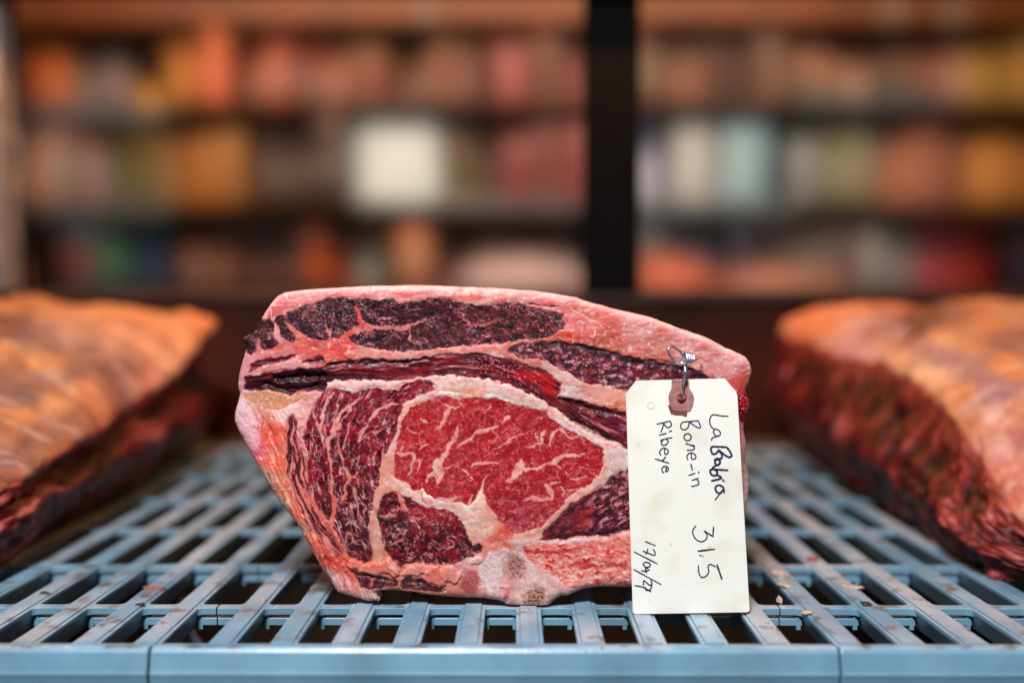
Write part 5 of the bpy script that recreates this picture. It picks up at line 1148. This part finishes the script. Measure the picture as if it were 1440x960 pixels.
# ------------------------------------------------------------------ back of the case
M_wood = noise_mat('brown_panel', srgb(38, 14, 7), srgb(72, 27, 12), 7, (0.35, 0.55), spec=0.2)
M_black = noise_mat('black_metal', srgb(5, 5, 6), srgb(9, 9, 10), 30, (0.75, 0.9), spec=0.08)
M_grey = noise_mat('grey_metal', srgb(120, 112, 108), srgb(150, 140, 134), 30, (0.4, 0.6))
M_ledge = noise_mat('pale_ledge', srgb(40, 21, 13), srgb(58, 32, 20), 12, (0.4, 0.6))
YB = 1.24
case = tag(empty('display_case', (0, YB, 0)), 'back of the display case with black post and glass behind the meat', 'display case')
def cpart(name, x0, x1, y0, y1, z0, z1, mat, bev=0.002):
    return mesh_obj(name, box_me(name, x0, x1, y0 - YB, y1 - YB, z0, z1, bev), mat, case)
zt = at_y(720, 412, YB).z
cpart('back_panel', -1.0, 1.0, YB, YB + 0.03, -0.13, zt - 0.012, M_wood)
cpart('ledge', -1.0, 1.0, YB - 0.01, YB + 0.06, zt - 0.0115, zt + 0.002, M_ledge)
pl = at_y(823, 300, YB - 0.02).x; pr = at_y(900, 300, YB - 0.02).x
cpart('post', pl, pr, YB - 0.02, YB + 0.03, zt + 0.003, 0.75, M_black)
cpart('post', at_y(-40, 300, YB).x, at_y(13, 300, YB).x, YB - 0.02, YB + 0.03, zt + 0.003, 0.75, M_grey)
cpart('rail', -1.0, 1.0, YB - 0.045, YB - 0.021, at_y(720, 3, YB).z, at_y(720, -60, YB).z, M_black)
gm, gnt, gb = new_mat('fogged_glass')
gnt.nodes.remove(gb)
tr = gnt.nodes.new('ShaderNodeBsdfRefraction'); tr.inputs['IOR'].default_value = 1.15; tr.inputs['Roughness'].default_value = 0.28      # faintly fogged cold glass
tr.inputs['Color'].default_value = (0.97, 0.97, 0.97, 1); gl = gnt.nodes.new('ShaderNodeBsdfGlossy'); gl.inputs['Roughness'].default_value = 0.03
fr = gnt.nodes.new('ShaderNodeFresnel'); fr.inputs['IOR'].default_value = 1.25; mxs = gnt.nodes.new('ShaderNodeMixShader')
gnt.links.new(fr.outputs[0], mxs.inputs[0]); gnt.links.new(tr.outputs[0], mxs.inputs[1]); gnt.links.new(gl.outputs[0], mxs.inputs[2])
gnt.links.new(mxs.outputs[0], gnt.nodes['Material Output'].inputs['Surface'])
xg = at_y(13, 300, YB).x
zr = at_y(720, 2, YB).z
def pane(x0, x1):
    o = mesh_obj('glass_pane', box_me('glass_pane', x0, x1, -0.002, 0.002, 0.0, zr - zt + 0.02), gm, case)
    o.location = (0, 0.058, zt + 0.004); o.rotation_euler = (R(9.0), 0, 0)      # the pane leans forward at the top
pane(xg + 0.001, pl - 0.001); pane(pr + 0.001, 1.0)
M_frost = noise_mat('stainless_floor', srgb(86, 74, 66), srgb(112, 98, 88), 14, (0.35, 0.5), metal=0.3)
cpart('shelf_ledge', -1.0, 1.0, 1.142, YB - 0.001, -0.012, -0.004, M_frost)

# ------------------------------------------------------------------ shop shelves behind the glass
YS = 4.20
SC = YS / FPX
def sx_(px): return at_y(px, 300, YS).x
def sz_(py): return at_y(720, py, YS).z
M_shelf = noise_mat('dark_shelf', srgb(16, 12, 10), srgb(30, 22, 18), 10, (0.5, 0.7))
M_board = noise_mat('brown_board', srgb(62, 40, 27), srgb(88, 58, 40), 10, (0.5, 0.7))
M_header = noise_mat('orange_wood', srgb(120, 58, 18), srgb(158, 82, 26), 9, (0.4, 0.6))
M_back = noise_mat('dark_back', srgb(22, 13, 9), srgb(44, 25, 16), 5, (0.6, 0.8))
unit = tag(empty('shelving_unit', (0, YS, 0)), 'blurred dark wooden shelving stocked with groceries behind the case', 'shelves')
def upart(name, x0, x1, y0, y1, z0, z1, mat, bev=0.003):
    return mesh_obj(name, box_me(name, x0, x1, y0 - YS, y1 - YS, z0, z1, bev), mat, unit)
XL, XR = sx_(-160), sx_(1600)
upart('back_panel', XL, XR, YS + 0.452, YS + 0.48, -0.4, 2.2, M_back)
upart('header', XL, XR, YS - 0.02, YS + 0.02, sz_(26), sz_(4), M_header)
upart('top_board', XL, XR, YS - 0.03, YS + 0.45, sz_(3), sz_(-10), M_shelf)
for y in (146, 288):
    upart('shelf', XL, XR, YS - 0.01, YS + 0.45, sz_(y + 3), sz_(y - 4), M_board)
upart('counter', XL, XR, YS - 0.12, YS + 0.45, sz_(440), sz_(408), M_wood)
M_rail = noise_mat('slate_rail', srgb(84, 96, 108), srgb(106, 116, 126), 20, (0.4, 0.6))
for (x0, x1, y0, y1) in ((52, 236, 150, 166), (52, 236, 284, 300), (896, 1112, 282, 300), (1120, 1330, 136, 148), (620, 820, 284, 294)):
    upart('price_rail', sx_(x0), sx_(x1), YS - 0.018, YS - 0.011, sz_(y1), sz_(y0), M_rail, 0.001)
for x in (-150, 8, 860, 1590): upart('upright', sx_(x - 5), sx_(x + 5), YS + 0.06, YS + 0.449, sz_(407), sz_(4), M_shelf)

_pm = {}
def pmat(c, r=0.45):
    if c not in _pm:
        d = tuple(max(0, int(v * 0.86)) for v in c)
        _pm[c] = noise_mat('product_%d_%d_%d' % c, srgb(*d), srgb(*c), 25, (r - 0.1, r + 0.1))
    return _pm[c]
def carton(x0, x1, z0, z1, c, c2, y):
    w, hh, d = x1 - x0, z1 - z0, min(0.11, max(0.04, (x1 - x0)))
    t = empty('carton', ((x0 + x1) / 2, y, z0))
    bx_ = mesh_obj('box', box_me('box', -w / 2, w / 2, 0, d, 0, hh, 0.003, 2), pmat(c), t)
    mesh_obj('label_panel', box_me('label_panel', -w * 0.38, w * 0.38, -0.0012, 0.001, hh * 0.18, hh * 0.55, 0), pmat(c2), bx_)
    mesh_obj('flap', box_me('flap', -w * 0.47, w * 0.47, d * 0.05, d * 0.52, hh + 0.0003, hh + 0.0018, 0), pmat(tuple(min(255, int(v * 1.08)) for v in c)), bx_)
    return t
def jar(x0, x1, z0, z1, c, c2, y):
    r, hh = (x1 - x0) / 2, z1 - z0
    t = empty('jar', ((x0 + x1) / 2, y + r, z0))
    gb_ = mesh_obj('glass_body', lathe_me('glass_body', [(r * .86, 0), (r, hh * .05), (r, hh * .70), (r * .93, hh * .78), (r * .80, hh * .82), (r * .80, hh * .85)]), pmat(c, 0.25), t)
    mesh_obj('lid', lathe_me('lid', [(r * .86, hh * .852), (r * .88, hh * .86), (r * .88, hh * .985), (r * .83, hh)]), pmat(c2), t)
    mesh_obj('label_band', lathe_me('label_band', [(r * 1.004, hh * .2), (r * 1.012, hh * .21), (r * 1.012, hh * .57), (r * 1.004, hh * .58)]), pmat(tuple(min(255, int(v * 0.6 + 80)) for v in c)), gb_)
    return t
def bottle(x0, x1, z0, z1, c, c2, y):
    r, hh = (x1 - x0) / 2, z1 - z0
    t = empty('bottle', ((x0 + x1) / 2, y + r, z0))
    gb_ = mesh_obj('glass_body', lathe_me('glass_body', [(r * .85, 0), (r, hh * .03), (r, hh * .55), (r * .92, hh * .63), (r * .5, hh * .75), (r * .34, hh * .82), (r * .34, hh * .92)]), pmat(c, 0.25), t)
    mesh_obj('cap', lathe_me('cap', [(r * .40, hh * .922), (r * .42, hh * .93), (r * .42, hh * .99), (r * .36, hh)]), pmat(c2), t)
    mesh_obj('label_band', lathe_me('label_band', [(r * 1.005, hh * .12), (r * 1.015, hh * .13), (r * 1.015, hh * .47), (r * 1.005, hh * .48)]), pmat(c2), gb_)
    return t
def pouch(x0, x1, z0, z1, c, c2, y):
    w, hh = x1 - x0, z1 - z0
    t = empty('pouch', ((x0 + x1) / 2, y + 0.03, z0))
    nu_, nv_ = 12, 12
    vs, fs = [], []
    for s in (-1, 1):
        for j in range(nv_ + 1):
            for i in range(nu_ + 1):
                a, b = i / nu_, j / nv_
                bul = (math.sin(math.pi * a) ** 0.6) * (1 - b ** 2.2) * 0.028 + 0.0015
                vs.append(((a - .5) * w * (1 - 0.06 * math.sin(math.pi * b)), s * (bul + 0.002 * math.sin(9 * a + 5 * b)), b * hh))
    o = (nu_ + 1) * (nv_ + 1)
    for s in (0, 1):
        for j in range(nv_):
            for i in range(nu_):
                k = s * o + j * (nu_ + 1) + i
                fs.append((k, k + 1, k + nu_ + 2, k + nu_ + 1))
    ring = [i for i in range(nu_ + 1)] + [j * (nu_ + 1) + nu_ for j in range(1, nv_ + 1)] + [nv_ * (nu_ + 1) + i for i in range(nu_ - 1, -1, -1)] + [j * (nu_ + 1) for j in range(nv_ - 1, 0, -1)]
    for i in range(len(ring)):
        a, b = ring[i], ring[(i + 1) % len(ring)]
        fs.append((a, b, b + o, a + o))
    mesh_obj('bag', pyd('bag', vs, fs, True), pmat(c), t)
    mesh_obj('seal', box_me('seal', -w * .5, w * .5, -0.0035, 0.0035, hh + 0.0004, hh + 0.012, 0.001), pmat(tuple(int(v * 0.8) for v in c)), t)
    mesh_obj('label_panel', lathe_me('label_panel', [(w * .25, -0.001), (w * .25, 0.001)], 20), pmat(c2), t)
    t.children[-1].rotation_euler = (R(90), 0, 0); t.children[-1].location = (0, -0.0312, hh * .42)
    return t
def ball_lamp(x0, x1, z0, z1, c, c2, y):
    r = (x1 - x0) / 2
    t = empty('globe_lamp', ((x0 + x1) / 2, y + r, z0))
    m, nt, b = new_mat('lit_amber_glass'); b.inputs['Base Color'].default_value = srgb(*c); b.inputs['Emission Color'].default_value = srgb(255, 160, 40); b.inputs['Emission Strength'].default_value = 3.0
    mesh_obj('globe', lathe_me('globe', [(max(r * math.sin(a), .001), r * 1.1 - r * math.cos(a)) for a in [math.pi * k / 14 for k in range(15)]]), m, t)
    mesh_obj('base', lathe_me('base', [(r * .5, 0), (r * .5, r * .09), (r * .35, r * .12)]), pmat(c2), t)
    return t
KIND = {'c': (carton, 'carton', 'carton'), 'j': (jar, 'jar', 'jar'), 'b': (bottle, 'bottle', 'bottle'), 'p': (pouch, 'pouch', 'pouch')}
CN = [((205, 105, 45), 'orange'), ((160, 140, 130), 'grey'), ((200, 120, 80), 'salmon'), ((150, 70, 50), 'brick red'), ((90, 45, 35), 'dark brown'), ((150, 100, 60), 'tan brown'), ((150, 50, 60), 'crimson'), ((175, 140, 138), 'dusty pink'), ((205, 150, 95), 'beige'), ((180, 115, 45), 'ochre'),
      ((215, 215, 205), 'white'), ((95, 85, 40), 'olive'), ((95, 108, 120), 'slate blue'), ((60, 130, 130), 'teal'), ((150, 120, 35), 'mustard'), ((90, 70, 125), 'violet'), ((170, 185, 205), 'pale blue'), ((205, 85, 95), 'rose pink'), ((215, 65, 42), 'scarlet'), ((50, 50, 45), 'charcoal'), ((30, 80, 80), 'dark teal')]
def cname(c): return min(CN, key=lambda k: sum((a - b) ** 2 for a, b in zip(k[0], c)))[1]
ORD = ['first', 'second', 'third', 'fourth', 'fifth', 'sixth', 'seventh', 'eighth', 'ninth', 'tenth', 'eleventh', 'twelfth', 'thirteenth', 'fourteenth', 'fifteenth', 'sixteenth', 'seventeenth', 'eighteenth', 'nineteenth', 'twentieth']
# rows: (shelf words, bay words, shelf top y, [(kind, x0, x1, top y, colour, label colour)])
ROWS = [
 ('top shelf', 'left of the black post', 141.5, [('p', 16, 68, 52, (214, 112, 40), (230, 160, 60)), ('j', 82, 118, 78, (120, 100, 94), (70, 60, 60)), ('j', 136, 172, 76, (128, 104, 96), (60, 54, 54)), ('c', 238, 266, 66, (196, 118, 30), (220, 150, 60)), ('c', 270, 316, 36, (214, 112, 66), (226, 140, 90)), ('j', 330, 362, 60, (180, 84, 52), (200, 120, 80)), ('j', 368, 402, 48, (190, 78, 52), (150, 60, 44)), ('j', 408, 438, 66, (120, 50, 38), (190, 96, 70)), ('j', 444, 478, 50, (178, 82, 58), (196, 110, 80)), ('c', 486, 540, 40, (132, 80, 44), (96, 36, 28)), ('j', 548, 584, 62, (120, 46, 34), (150, 110, 70)), ('c', 590, 632, 36, (138, 84, 48), (110, 40, 30)), ('j', 636, 670, 66, (104, 44, 36), (170, 130, 110)), ('p', 690, 748, 58, (142, 50, 50), (128, 80, 48)), ('c', 754, 792, 44, (112, 70, 44), (96, 50, 34)), ('p', 796, 846, 60, (132, 44, 44), (150, 60, 60))]),
 ('middle shelf', 'left of the black post', 283.5, [('b', 18, 46, 178, (160, 92, 48), (190, 120, 70)), ('c', 50, 96, 176, (172, 138, 132), (164, 120, 118)), ('c', 100, 146, 178, (178, 140, 134), (180, 124, 120)), ('c', 150, 194, 194, (202, 150, 98), (176, 160, 90)), ('c', 198, 242, 192, (180, 148, 96), (166, 150, 80)), ('p', 246, 300, 194, (186, 120, 46), (150, 120, 40)), ('p', 304, 340, 190, (168, 112, 56), (130, 110, 40)), ('j', 344, 388, 172, (70, 36, 26), (184, 142, 120)), ('j', 392, 436, 170, (66, 34, 26), (188, 144, 122)), ('j', 440, 482, 172, (60, 32, 26), (180, 138, 118)), ('p', 492, 618, 152, (214, 224, 230), (222, 214, 200)), ('c', 624, 660, 168, (132, 100, 66), (74, 72, 30)), ('c', 664, 698, 176, (120, 84, 58), (80, 70, 36)), ('p', 702, 750, 190, (132, 50, 54), (170, 90, 70)), ('c', 754, 788, 184, (128, 74, 56), (110, 50, 44)), ('p', 792, 842, 186, (126, 48, 52), (140, 80, 60))]),
 ('lower shelf', 'left of the black post', 406.5, [('c', 50, 128, 300, (98, 110, 122), (172, 66, 62)), ('c', 134, 184, 304, (94, 108, 118), (62, 136, 132)), ('c', 188, 230, 296, (70, 122, 124), (92, 72, 132)), ('j', 236, 272, 356, (140, 84, 62), (150, 70, 40)), ('j', 280, 316, 350, (128, 66, 40), (120, 60, 36)), ('j', 326, 366, 346, (120, 72, 44), (96, 90, 90)), ('j', 372, 416, 344, (124, 74, 46), (92, 88, 86)), ('c', 428, 480, 328, (206, 92, 32), (220, 110, 50)), ('b', 484, 528, 262, (226, 164, 134), (196, 196, 206)), ('j', 548, 606, 284, (206, 120, 78), (200, 200, 206)), ('c', 614, 664, 336, (160, 76, 34), (150, 66, 40)), ('c', 676, 716, 344, (84, 48, 42), (70, 40, 36)), ('c', 760, 806, 340, (80, 50, 46), (70, 44, 40))]),
 ('top shelf', 'right of the black post', 141.5, [('c', 874, 944, 26, (140, 92, 60), (126, 50, 30)), ('c', 950, 1010, 24, (146, 96, 62), (140, 54, 32)), ('c', 1014, 1060, 30, (120, 78, 52), (84, 40, 26)), ('c', 1064, 1122, 24, (146, 98, 66), (128, 50, 32)), ('c', 1134, 1196, 62, (196, 138, 110), (20, 74, 74)), ('c', 1202, 1250, 60, (190, 128, 104), (20, 72, 72)), ('c', 1256, 1308, 58, (204, 130, 108), (24, 76, 76)), ('c', 1314, 1366, 58, (200, 132, 104), (24, 74, 74)), ('p', 1374, 1440, 56, (218, 156, 78), (150, 120, 60)), ('p', 1446, 1500, 56, (210, 146, 70), (150, 120, 60))]),
 ('middle shelf', 'right of the black post', 283.5, [('p', 884, 946, 142, (186, 196, 212), (206, 108, 68)), ('p', 952, 1014, 142, (184, 192, 208), (206, 104, 70)), ('p', 1020, 1090, 142, (160, 188, 212), (200, 104, 96)), ('b', 1124, 1166, 136, (172, 188, 190), (150, 170, 174)), ('j', 1170, 1198, 186, (146, 142, 110), (96, 104, 96)), ('j', 1200, 1228, 188, (150, 144, 112), (96, 104, 96)), ('b', 1230, 1262, 148, (198, 190, 196), (206, 150, 130)), ('c', 1266, 1300, 190, (198, 134, 112), (188, 120, 100)), ('c', 1304, 1336, 188, (190, 126, 104), (200, 140, 116)), ('c', 1340, 1370, 190, (198, 132, 110), (186, 120, 100)), ('p', 1374, 1438, 200, (220, 152, 78), (200, 130, 60)), ('p', 1444, 1500, 200, (214, 146, 74), (200, 130, 60))]),
 ('lower shelf', 'right of the black post', 406.5, [('c', 880, 948, 300, (92, 104, 116), (212, 96, 64)), ('c', 952, 1030, 298, (88, 106, 118), (94, 112, 124)), ('c', 1034, 1112, 298, (86, 104, 116), (110, 90, 86)), ('c', 1118, 1164, 300, (104, 98, 102), (90, 80, 84)), ('c', 1168, 1214, 302, (96, 84, 86), (90, 70, 66)), ('b', 1222, 1254, 300, (172, 172, 172), (190, 190, 190)), ('j', 1268, 1316, 316, (196, 196, 206), (170, 170, 182)), ('p', 1318, 1376, 306, (214, 88, 98), (220, 190, 196)), ('p', 1380, 1426, 308, (220, 66, 42), (226, 100, 70)), ('c', 1432, 1490, 306, (70, 76, 92), (80, 86, 100))])]
rs = random.Random(3)
def clutter(items):
    out = []
    for (k, x0, x1, yt, c, c2) in items:
        if k == 'c' and x1 - x0 > 36:
            n_ = 2 if x1 - x0 < 58 else 3
            cuts = [x0 + (x1 - x0) * (q + (rs.uniform(-.12, .12) if 0 < q < n_ else 0)) / n_ for q in range(n_ + 1)]
            for q in range(n_):
                f = rs.uniform(0.62, 1.22)
                out.append(('c' if rs.random() < 0.6 else 'j', cuts[q] + 1, cuts[q + 1] - 1.5, yt + rs.uniform(-8, 26), tuple(min(250, int(v * f)) for v in c), tuple(min(250, int(v * rs.uniform(0.7, 1.3))) for v in c2)))
        else: out.append((k, x0, x1, yt, c, c2))
    return out
ROWS = [(a, b, y, clutter(it)) for a, b, y, it in ROWS]
ORD += ['%s-%s' % (t_, o_) for t_ in ('twenty', 'thirty', 'forty') for o_ in ORD[:9]]
for (row, bay, ybase, items) in ROWS:
    for i, (k, x0, x1, yt, c, c2) in enumerate(items):
        fn, w, cat = KIND[k]
        jit = lambda q: tuple(int(min(255, max(8, v * rs.uniform(0.94, 1.06)))) for v in q)
        yt = yt + (rs.uniform(-20, 2) if row != 'top shelf' else rs.uniform(-14, 8))
        if row == 'top shelf': yt = max(yt, 30)
        if row == 'middle shelf': yt = max(yt, 154)
        if row == 'lower shelf': yt = max(yt, 297)
        o = fn(sx_(x0), sx_(x1), sz_(ybase), sz_(yt), jit(c), jit(c2), YS + 0.015 + rs.uniform(0, 0.22))
        tag(o, 'blurred %s %s, %s from left on the %s %s' % (cname(c), w, ORD[i], row, bay), cat, 'groceries on the shelves behind the case')
        o.rotation_euler.z = R(rs.uniform(-9, 9)) if k != 'p' else 0
        if k in 'cp': o.rotation_euler.y = R(rs.uniform(-2.5, 2.5)); o.location.z += 0.004
def bundle(name, x0, x1, y0, c, label, seed):
    bm = bmesh.new(); bmesh.ops.create_icosphere(bm, subdivisions=4, radius=1)
    rs_ = random.Random(seed); ph = [rs_.uniform(0, 6) for _ in range(5)]
    w = (sx_(x1) - sx_(x0)) / 2; hh = sz_(y0) - sz_(407.5)
    for v in bm.verts:
        q = v.co; k = 1 + 0.05 * math.sin(5 * q.x + ph[0]) * math.sin(6 * q.y + ph[1]) + 0.03 * math.sin(13 * q.x + ph[2] + 4 * q.z)
        v.co = Vector((q.x * w * k, q.y * w * 0.5 * k, max(q.z, 0) ** 0.8 * hh * k if q.z > 0 else 0))
    me = bpy.data.meshes.new(name); bm.to_mesh(me); bm.free()
    for p in me.polygons: p.use_smooth = True
    o = mesh_obj(name, me, pmat(c)); o.location = (sx_((x0 + x1) / 2), YS - 0.06 + w * 0.25, sz_(407.5))
    tag(o, label, 'parcel')
bundle('wrapped_parcel', 636, 828, 362, (206, 176, 178), 'pale mauve domed parcel on the counter just left of the black post', 4)
bundle('wrapped_parcel', 890, 1010, 368, (222, 112, 84), 'coral domed parcel on the counter just right of the black post', 5)
bundle('wrapped_parcel', 1004, 1200, 378, (206, 140, 122), 'long low pinkish parcel on the counter right of the coral one', 6)
M_glint, _nt, _b = new_mat('glowing_glint'); _b.inputs['Emission Color'].default_value = srgb(255, 214, 170); _b.inputs['Emission Strength'].default_value = 2.2  # glowing discs added to stand for bright reflection spots
for i, (px, w) in enumerate(((600, 'above the white pouch left of the post'), (1246, 'left one right of the post'), (1330, 'right one right of the post'))):
    r_ = 0.022
    t = empty('glint_disc', (sx_(px), YS - 0.055, sz_(20)))
    mesh_obj('glint_back', lathe_me('glint_back', [(r_ * 1.15, 0.0), (r_ * 1.15, 0.016), (r_ * .6, 0.022)]), pmat((70, 66, 62)), t)
    mesh_obj('glint_face', lathe_me('glint_face', [(max(r_ * math.sin(a), .001), -r_ * 0.4 * math.cos(a) - 0.002) for a in [math.pi * k / 10 for k in range(6)]]), M_glint, t)
    tag(t, 'added glowing disc for a reflected glint on the shelf header, ' + w, 'lamp', 'added glowing discs on the shelf header')
tag(ball_lamp(sx_(198), sx_(214), sz_(141.5), sz_(40), (220, 140, 40), (60, 40, 30), YS + 0.03), 'small glowing amber globe lamp on the top shelf at left', 'lamp')
o = bpy.data.objects['globe_lamp']; o.location.z = sz_(141.5)
